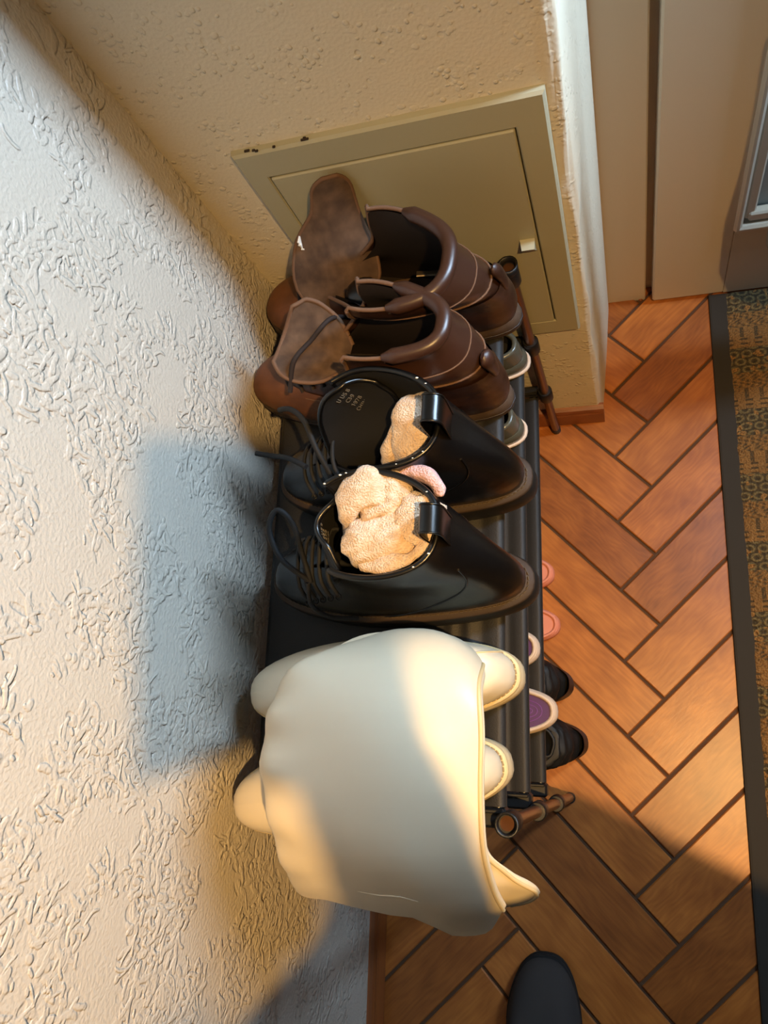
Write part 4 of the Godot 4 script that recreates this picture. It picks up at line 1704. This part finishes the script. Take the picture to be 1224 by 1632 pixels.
func photographer() -> void:
	# slipper in view
	var t := thing("felt_slipper", "charcoal felt slipper with a dark edge on the floor at the bottom of the picture", "slipper", Transform3D(Basis(Vector3.UP, PI / 2 - 0.03), Vector3(0.280, 0.0005, 1.188)))
	var st := mb()
	sole(st, 0.268, 0.046, 0.061, 0.0, 0.014, 0.004, -0.006)
	obj("sole", st, M["slipper trim"], t)
	var spec := catmull([
		[0.004, 0.264, 0.043, 0.058, 0.012, 0.015, 0.0],
		[0.003, 0.262, 0.045, 0.060, 0.026, 0.028, 0.0],
		[0.006, 0.246, 0.044, 0.056, 0.048, 0.048, 0.0],
		[0.010, 0.214, 0.042, 0.050, 0.064, 0.064, 0.0],
		[0.014, 0.180, 0.036, 0.040, 0.068, 0.070, 0.0],
		[0.018, 0.140, 0.037, 0.039, 0.074, 0.078, 0.0]], 22)
	st = mb()
	loft(st, spec, 48, 0.0, -0.004)
	obj("upper", st, M["charcoal herringbone felt"], t)
	st = mb()
	var rows := []
	for k in [[0.0015, 0.012], [0.003, 0.016], [0.002, 0.021], [0.0, 0.023]]:
		rows.append(outline([0.003, 0.264, 0.043, 0.0585, k[1], k[1] + 0.003], 48, k[0], -0.006))
	patch(st, rows, false)
	tube(st, outline(spec[-1], 48, 0.0, -0.004), 0.004, 7)
	obj("edge_binding", st, M["slipper trim"], t)
	var t2 = t.duplicate()
	t2.name = numbered("felt_slipper")
	add_child(t2, true)
	t2.transform = Transform3D(Basis(Vector3.UP, PI / 2 - 0.16), Vector3(0.68, 0.0005, 1.29))
	t2.set_meta("label", "second charcoal felt slipper on the photographer's other foot, out of the picture")

	# the photographer stands just outside the frame, phone held out over the rack
	var ph := thing("phone", "black mobile phone held out over the shoe rack", "phone", Transform3D(Basis(Vector3(1, 0, 0), 0.0), Vector3.ZERO))
	var rx := Vector3(0.95127508, -0.30653075, -0.03338591).normalized()
	var dn := Vector3(-0.04878256, -0.25652641, 0.96530537).normalized()
	var fz := Vector3(-0.30446015, -0.9166423, -0.25898054).normalized()
	var lens := Vector3(0.447, 1.4, 0.5625)
	ph.transform = Transform3D(Basis(rx, -dn, -fz).orthonormalized(), lens)
	st = mb()
	block(st, Vector3(0.022, -0.058, 0.012), Vector3(0.074, 0.150, 0.009), 0.003)
	obj("phone_body", st, M["phone black"], ph)
	var P := func(x: float, y: float, z: float) -> Vector3:
		return ph.transform * Vector3(x, y, z)
	var bones := []
	# trunk, neck
	var hip := Vector3(0.55, 0.93, 0.955)
	var chest := Vector3(0.59, 1.26, 0.915)
	bones.append([hip + Vector3(-0.07, 0, 0), hip + Vector3(0.08, 0, 0), 0.125, 0.125])
	bones.append([hip + Vector3(-0.05, 0.14, 0), hip + Vector3(0.07, 0.14, 0), 0.122, 0.122])
	bones.append([Vector3(0.57, 1.04, 0.89), Vector3(0.66, 1.04, 0.90), 0.105, 0.10])
	bones.append([chest + Vector3(-0.08, 0, 0), chest + Vector3(0.08, 0, 0), 0.115, 0.115])
	bones.append([chest + Vector3(-0.13, 0.12, 0.0), chest + Vector3(0.13, 0.12, 0.0), 0.062, 0.062])
	bones.append([chest + Vector3(0, 0.12, 0), chest + Vector3(0, 0.25, -0.05), 0.06, 0.05])
	# legs
	for s in [[-1, Vector3(0.285, 0.085, 1.14), Vector3(0.39, 0.50, 1.05)], [1, Vector3(0.68, 0.085, 1.24), Vector3(0.64, 0.50, 1.06)]]:
		var h := hip + Vector3(0.09 * s[0], -0.06, 0)
		bones.append([h, s[2], 0.088, 0.058])
		bones.append([s[2], s[1], 0.058, 0.042])
		bones.append([s[1], s[1] + Vector3(0, -0.035, -0.11), 0.036, 0.028])
	# arms: the left one holds the phone, the right one is folded under its elbow
	var ls := chest + Vector3(-0.165, 0.10, 0)
	var le := Vector3(0.465, 1.05, 0.825)
	var lw: Vector3 = P.call(0.085, -0.125, 0.03)
	bones.append([ls, le, 0.052, 0.044])
	bones.append([le, lw, 0.044, 0.030])
	var rs := chest + Vector3(0.165, 0.10, 0)
	var re := Vector3(0.775, 1.08, 0.850)
	var rw := Vector3(0.585, 1.05, 0.754)
	bones.append([rs, re, 0.052, 0.042])
	bones.append([re, rw, 0.050, 0.040])
	st = mb()
	body_mesh(st, bones, 0.014, 0.016)
	var who := thing("person", "photographer in a dark jumper standing at the rack, holding a phone out", "person")
	obj("body", st, M["dark jumper"], who)
	# head
	var hc := chest + Vector3(0, 0.36, -0.02)
	bones = [[hc + Vector3(0, 0.03, 0.02), hc + Vector3(0, 0.02, 0.0), 0.082, 0.078], [hc + Vector3(0, -0.05, -0.03), hc + Vector3(0, -0.02, -0.03), 0.055, 0.062], [hc + Vector3(0, 0.0, -0.088), hc + Vector3(0, -0.03, -0.102), 0.008, 0.013], [hc + Vector3(-0.078, -0.01, 0.0), hc + Vector3(-0.080, -0.04, 0.0), 0.014, 0.009], [hc + Vector3(0.078, -0.01, 0.0), hc + Vector3(0.080, -0.04, 0.0), 0.014, 0.009], [hc + Vector3(0, -0.16, 0.02), hc + Vector3(0, -0.06, 0.0), 0.05, 0.05]]
	st = mb()
	body_mesh(st, bones, 0.007, 0.008)
	var head := obj("head", st, M["skin"], who)
	st = mb()
	ball(st, hc + Vector3(0, 0.05, 0.025), Vector3(0.094, 0.085, 0.098), 10)
	obj("hair", st, M["dark brown lace"], head)
	st = mb()
	for s in [-1, 1]:
		ball(st, hc + Vector3(0.03 * s, -0.002, -0.078), Vector3(0.011, 0.008, 0.008), 6)
	ball(st, hc + Vector3(0, -0.062, -0.078), Vector3(0.022, 0.004, 0.008), 6)
	obj("face", st, M["brown lining"], head)
	# hands: palms under the phone's edges, fingers curled round it
	st = mb()
	var x := 0.068
	bones = [[lw, P.call(x + 0.012, -0.105, 0.034), 0.026, 0.024], [P.call(x + 0.010, -0.11, 0.032), P.call(x + 0.010, -0.075, 0.030), 0.022, 0.022]]
	for f in 4:
		var y := -0.118 + f * 0.019
		bones.append_array(finger(P.call(x + 0.016, y, 0.030), P.call(x - 0.004, y, 0.029), P.call(x - 0.045, y, 0.028), P.call(x - 0.078 + 0.006 * absf(f - 1.5), y, 0.022), 0.0082 - 0.0004 * absf(f - 1.5)))
	bones.append_array(finger(P.call(x + 0.014, -0.10, 0.030), P.call(x + 0.006, -0.085, 0.016), P.call(x - 0.004, -0.07, 0.003), P.call(x - 0.014, -0.055, 0.000), 0.0090))
	body_mesh(st, bones, 0.0045, 0.004)
	bones = [[rw, rw + Vector3(-0.065, -0.008, -0.006), 0.027, 0.028]]
	for f in 4:
		var b := rw + Vector3(-0.078, 0.024 - f * 0.019, -0.008)
		bones.append_array(finger(b, b + Vector3(-0.036, 0.0, 0.004), b + Vector3(-0.058, 0.0, 0.022), b + Vector3(-0.064, 0.0, 0.044), 0.0085))
	bones.append_array(finger(rw + Vector3(-0.03, 0.018, 0.008), rw + Vector3(-0.05, 0.04, 0.016), rw + Vector3(-0.075, 0.048, 0.02), rw + Vector3(-0.095, 0.048, 0.026), 0.0095))
	body_mesh(st, bones, 0.0045, 0.004)
	obj("hands", st, M["skin"], who)


# ---------------------------------------------------------------- lamp and other things beyond the frame

func outside_the_frame() -> void:
	var bag := thing("tote_bag", "soft canvas tote bag hanging from the door handle, just right of the picture", "bag", Transform3D(Basis(), Vector3(0.753, 0.27, -0.085)))
	var bs := mb()
	var rings := []
	for k in [[0.005, 0.02, 0.0], [0.055, 0.035, 0.004], [0.085, 0.045, 0.03], [0.103, 0.052, 0.10], [0.109, 0.05, 0.20], [0.106, 0.04, 0.30], [0.103, 0.03, 0.40], [0.100, 0.018, 0.49], [0.098, 0.014, 0.50]]:
		var row := PackedVector3Array()
		for j in 28:
			var a := TAU * j / 28
			row.append(Vector3(cos(a) * k[0] - 0.004 * sin(k[2] * 14.0), k[2] + 0.006 * sin(a * 3.0) * k[2], signf(sin(a)) * pow(absf(sin(a)), 0.8) * k[1]))
		rings.append(row)
	patch(bs, rings, true)
	obj("bag_body", bs, M["canvas"], bag)
	for zz in [-0.012, 0.012]:
		bs = mb()
		tube(bs, curve([Vector3(-0.06, 0.48, zz), Vector3(-0.065, 0.65, zz), Vector3(-0.062, 0.785, zz - 0.08), Vector3(-0.055, 0.65, zz), Vector3(0.05, 0.48, zz)], 20), 0.006, 6, false, 0, 0.5)
		obj("bag_strap", bs, M["canvas"], bag)
	var at := Vector3(0.80, 1.92, 0.75)
	var aim := Vector3(-0.35, -1.5, 0.2).normalized()
	var side := aim.cross(Vector3.FORWARD).normalized()
	var b := Basis(side, -aim, side.cross(-aim))
	var t := thing("spot_lamp", "small black ceiling spot lamp beside the photographer, tilted at the rack", "lamp", Transform3D(b, at))
	var st := mb()
	var rows := []
	for k in [[0.018, 0.105], [0.030, 0.10], [0.036, 0.03], [0.040, 0.004], [0.038, 0.004], [0.033, 0.03], [0.026, 0.095]]:
		var row := PackedVector3Array()
		for j in 20:
			row.append(Vector3(cos(TAU * j / 20) * k[0], k[1], sin(TAU * j / 20) * k[0]))
		rows.append(row)
	patch(st, rows, true)
	fan(st, rows[0], 2)
	obj("lamp_shade", st, M["black plastic"], t)
	st = mb()
	ball(st, Vector3(0, 0.028, 0), Vector3(0.02, 0.018, 0.02), 8)
	obj("lamp_bulb", st, M["lamp glass"], t)
	st = mb()
	var inv := t.transform.affine_inverse()
	tube(st, PackedVector3Array([Vector3(0, 0.10, 0), inv * (at + Vector3(0.03, 0.2, 0)), inv * (at + Vector3(0.03, 0.5, 0))]), 0.008, 8)
	obj("lamp_stem", st, M["black plastic"], t)
	var l := SpotLight3D.new()
	l.name = "lamp_light"
	l.light_color = Color(1.0, 0.79, 0.49)
	l.light_energy = 3.5
	l.light_size = 0.014
	l.spot_range = 8.0
	l.spot_attenuation = 2.0
	l.spot_angle = 53.0
	l.spot_angle_attenuation = 1.0
	l.shadow_enabled = true
	l.rotation.x = -PI / 2
	t.add_child(l)
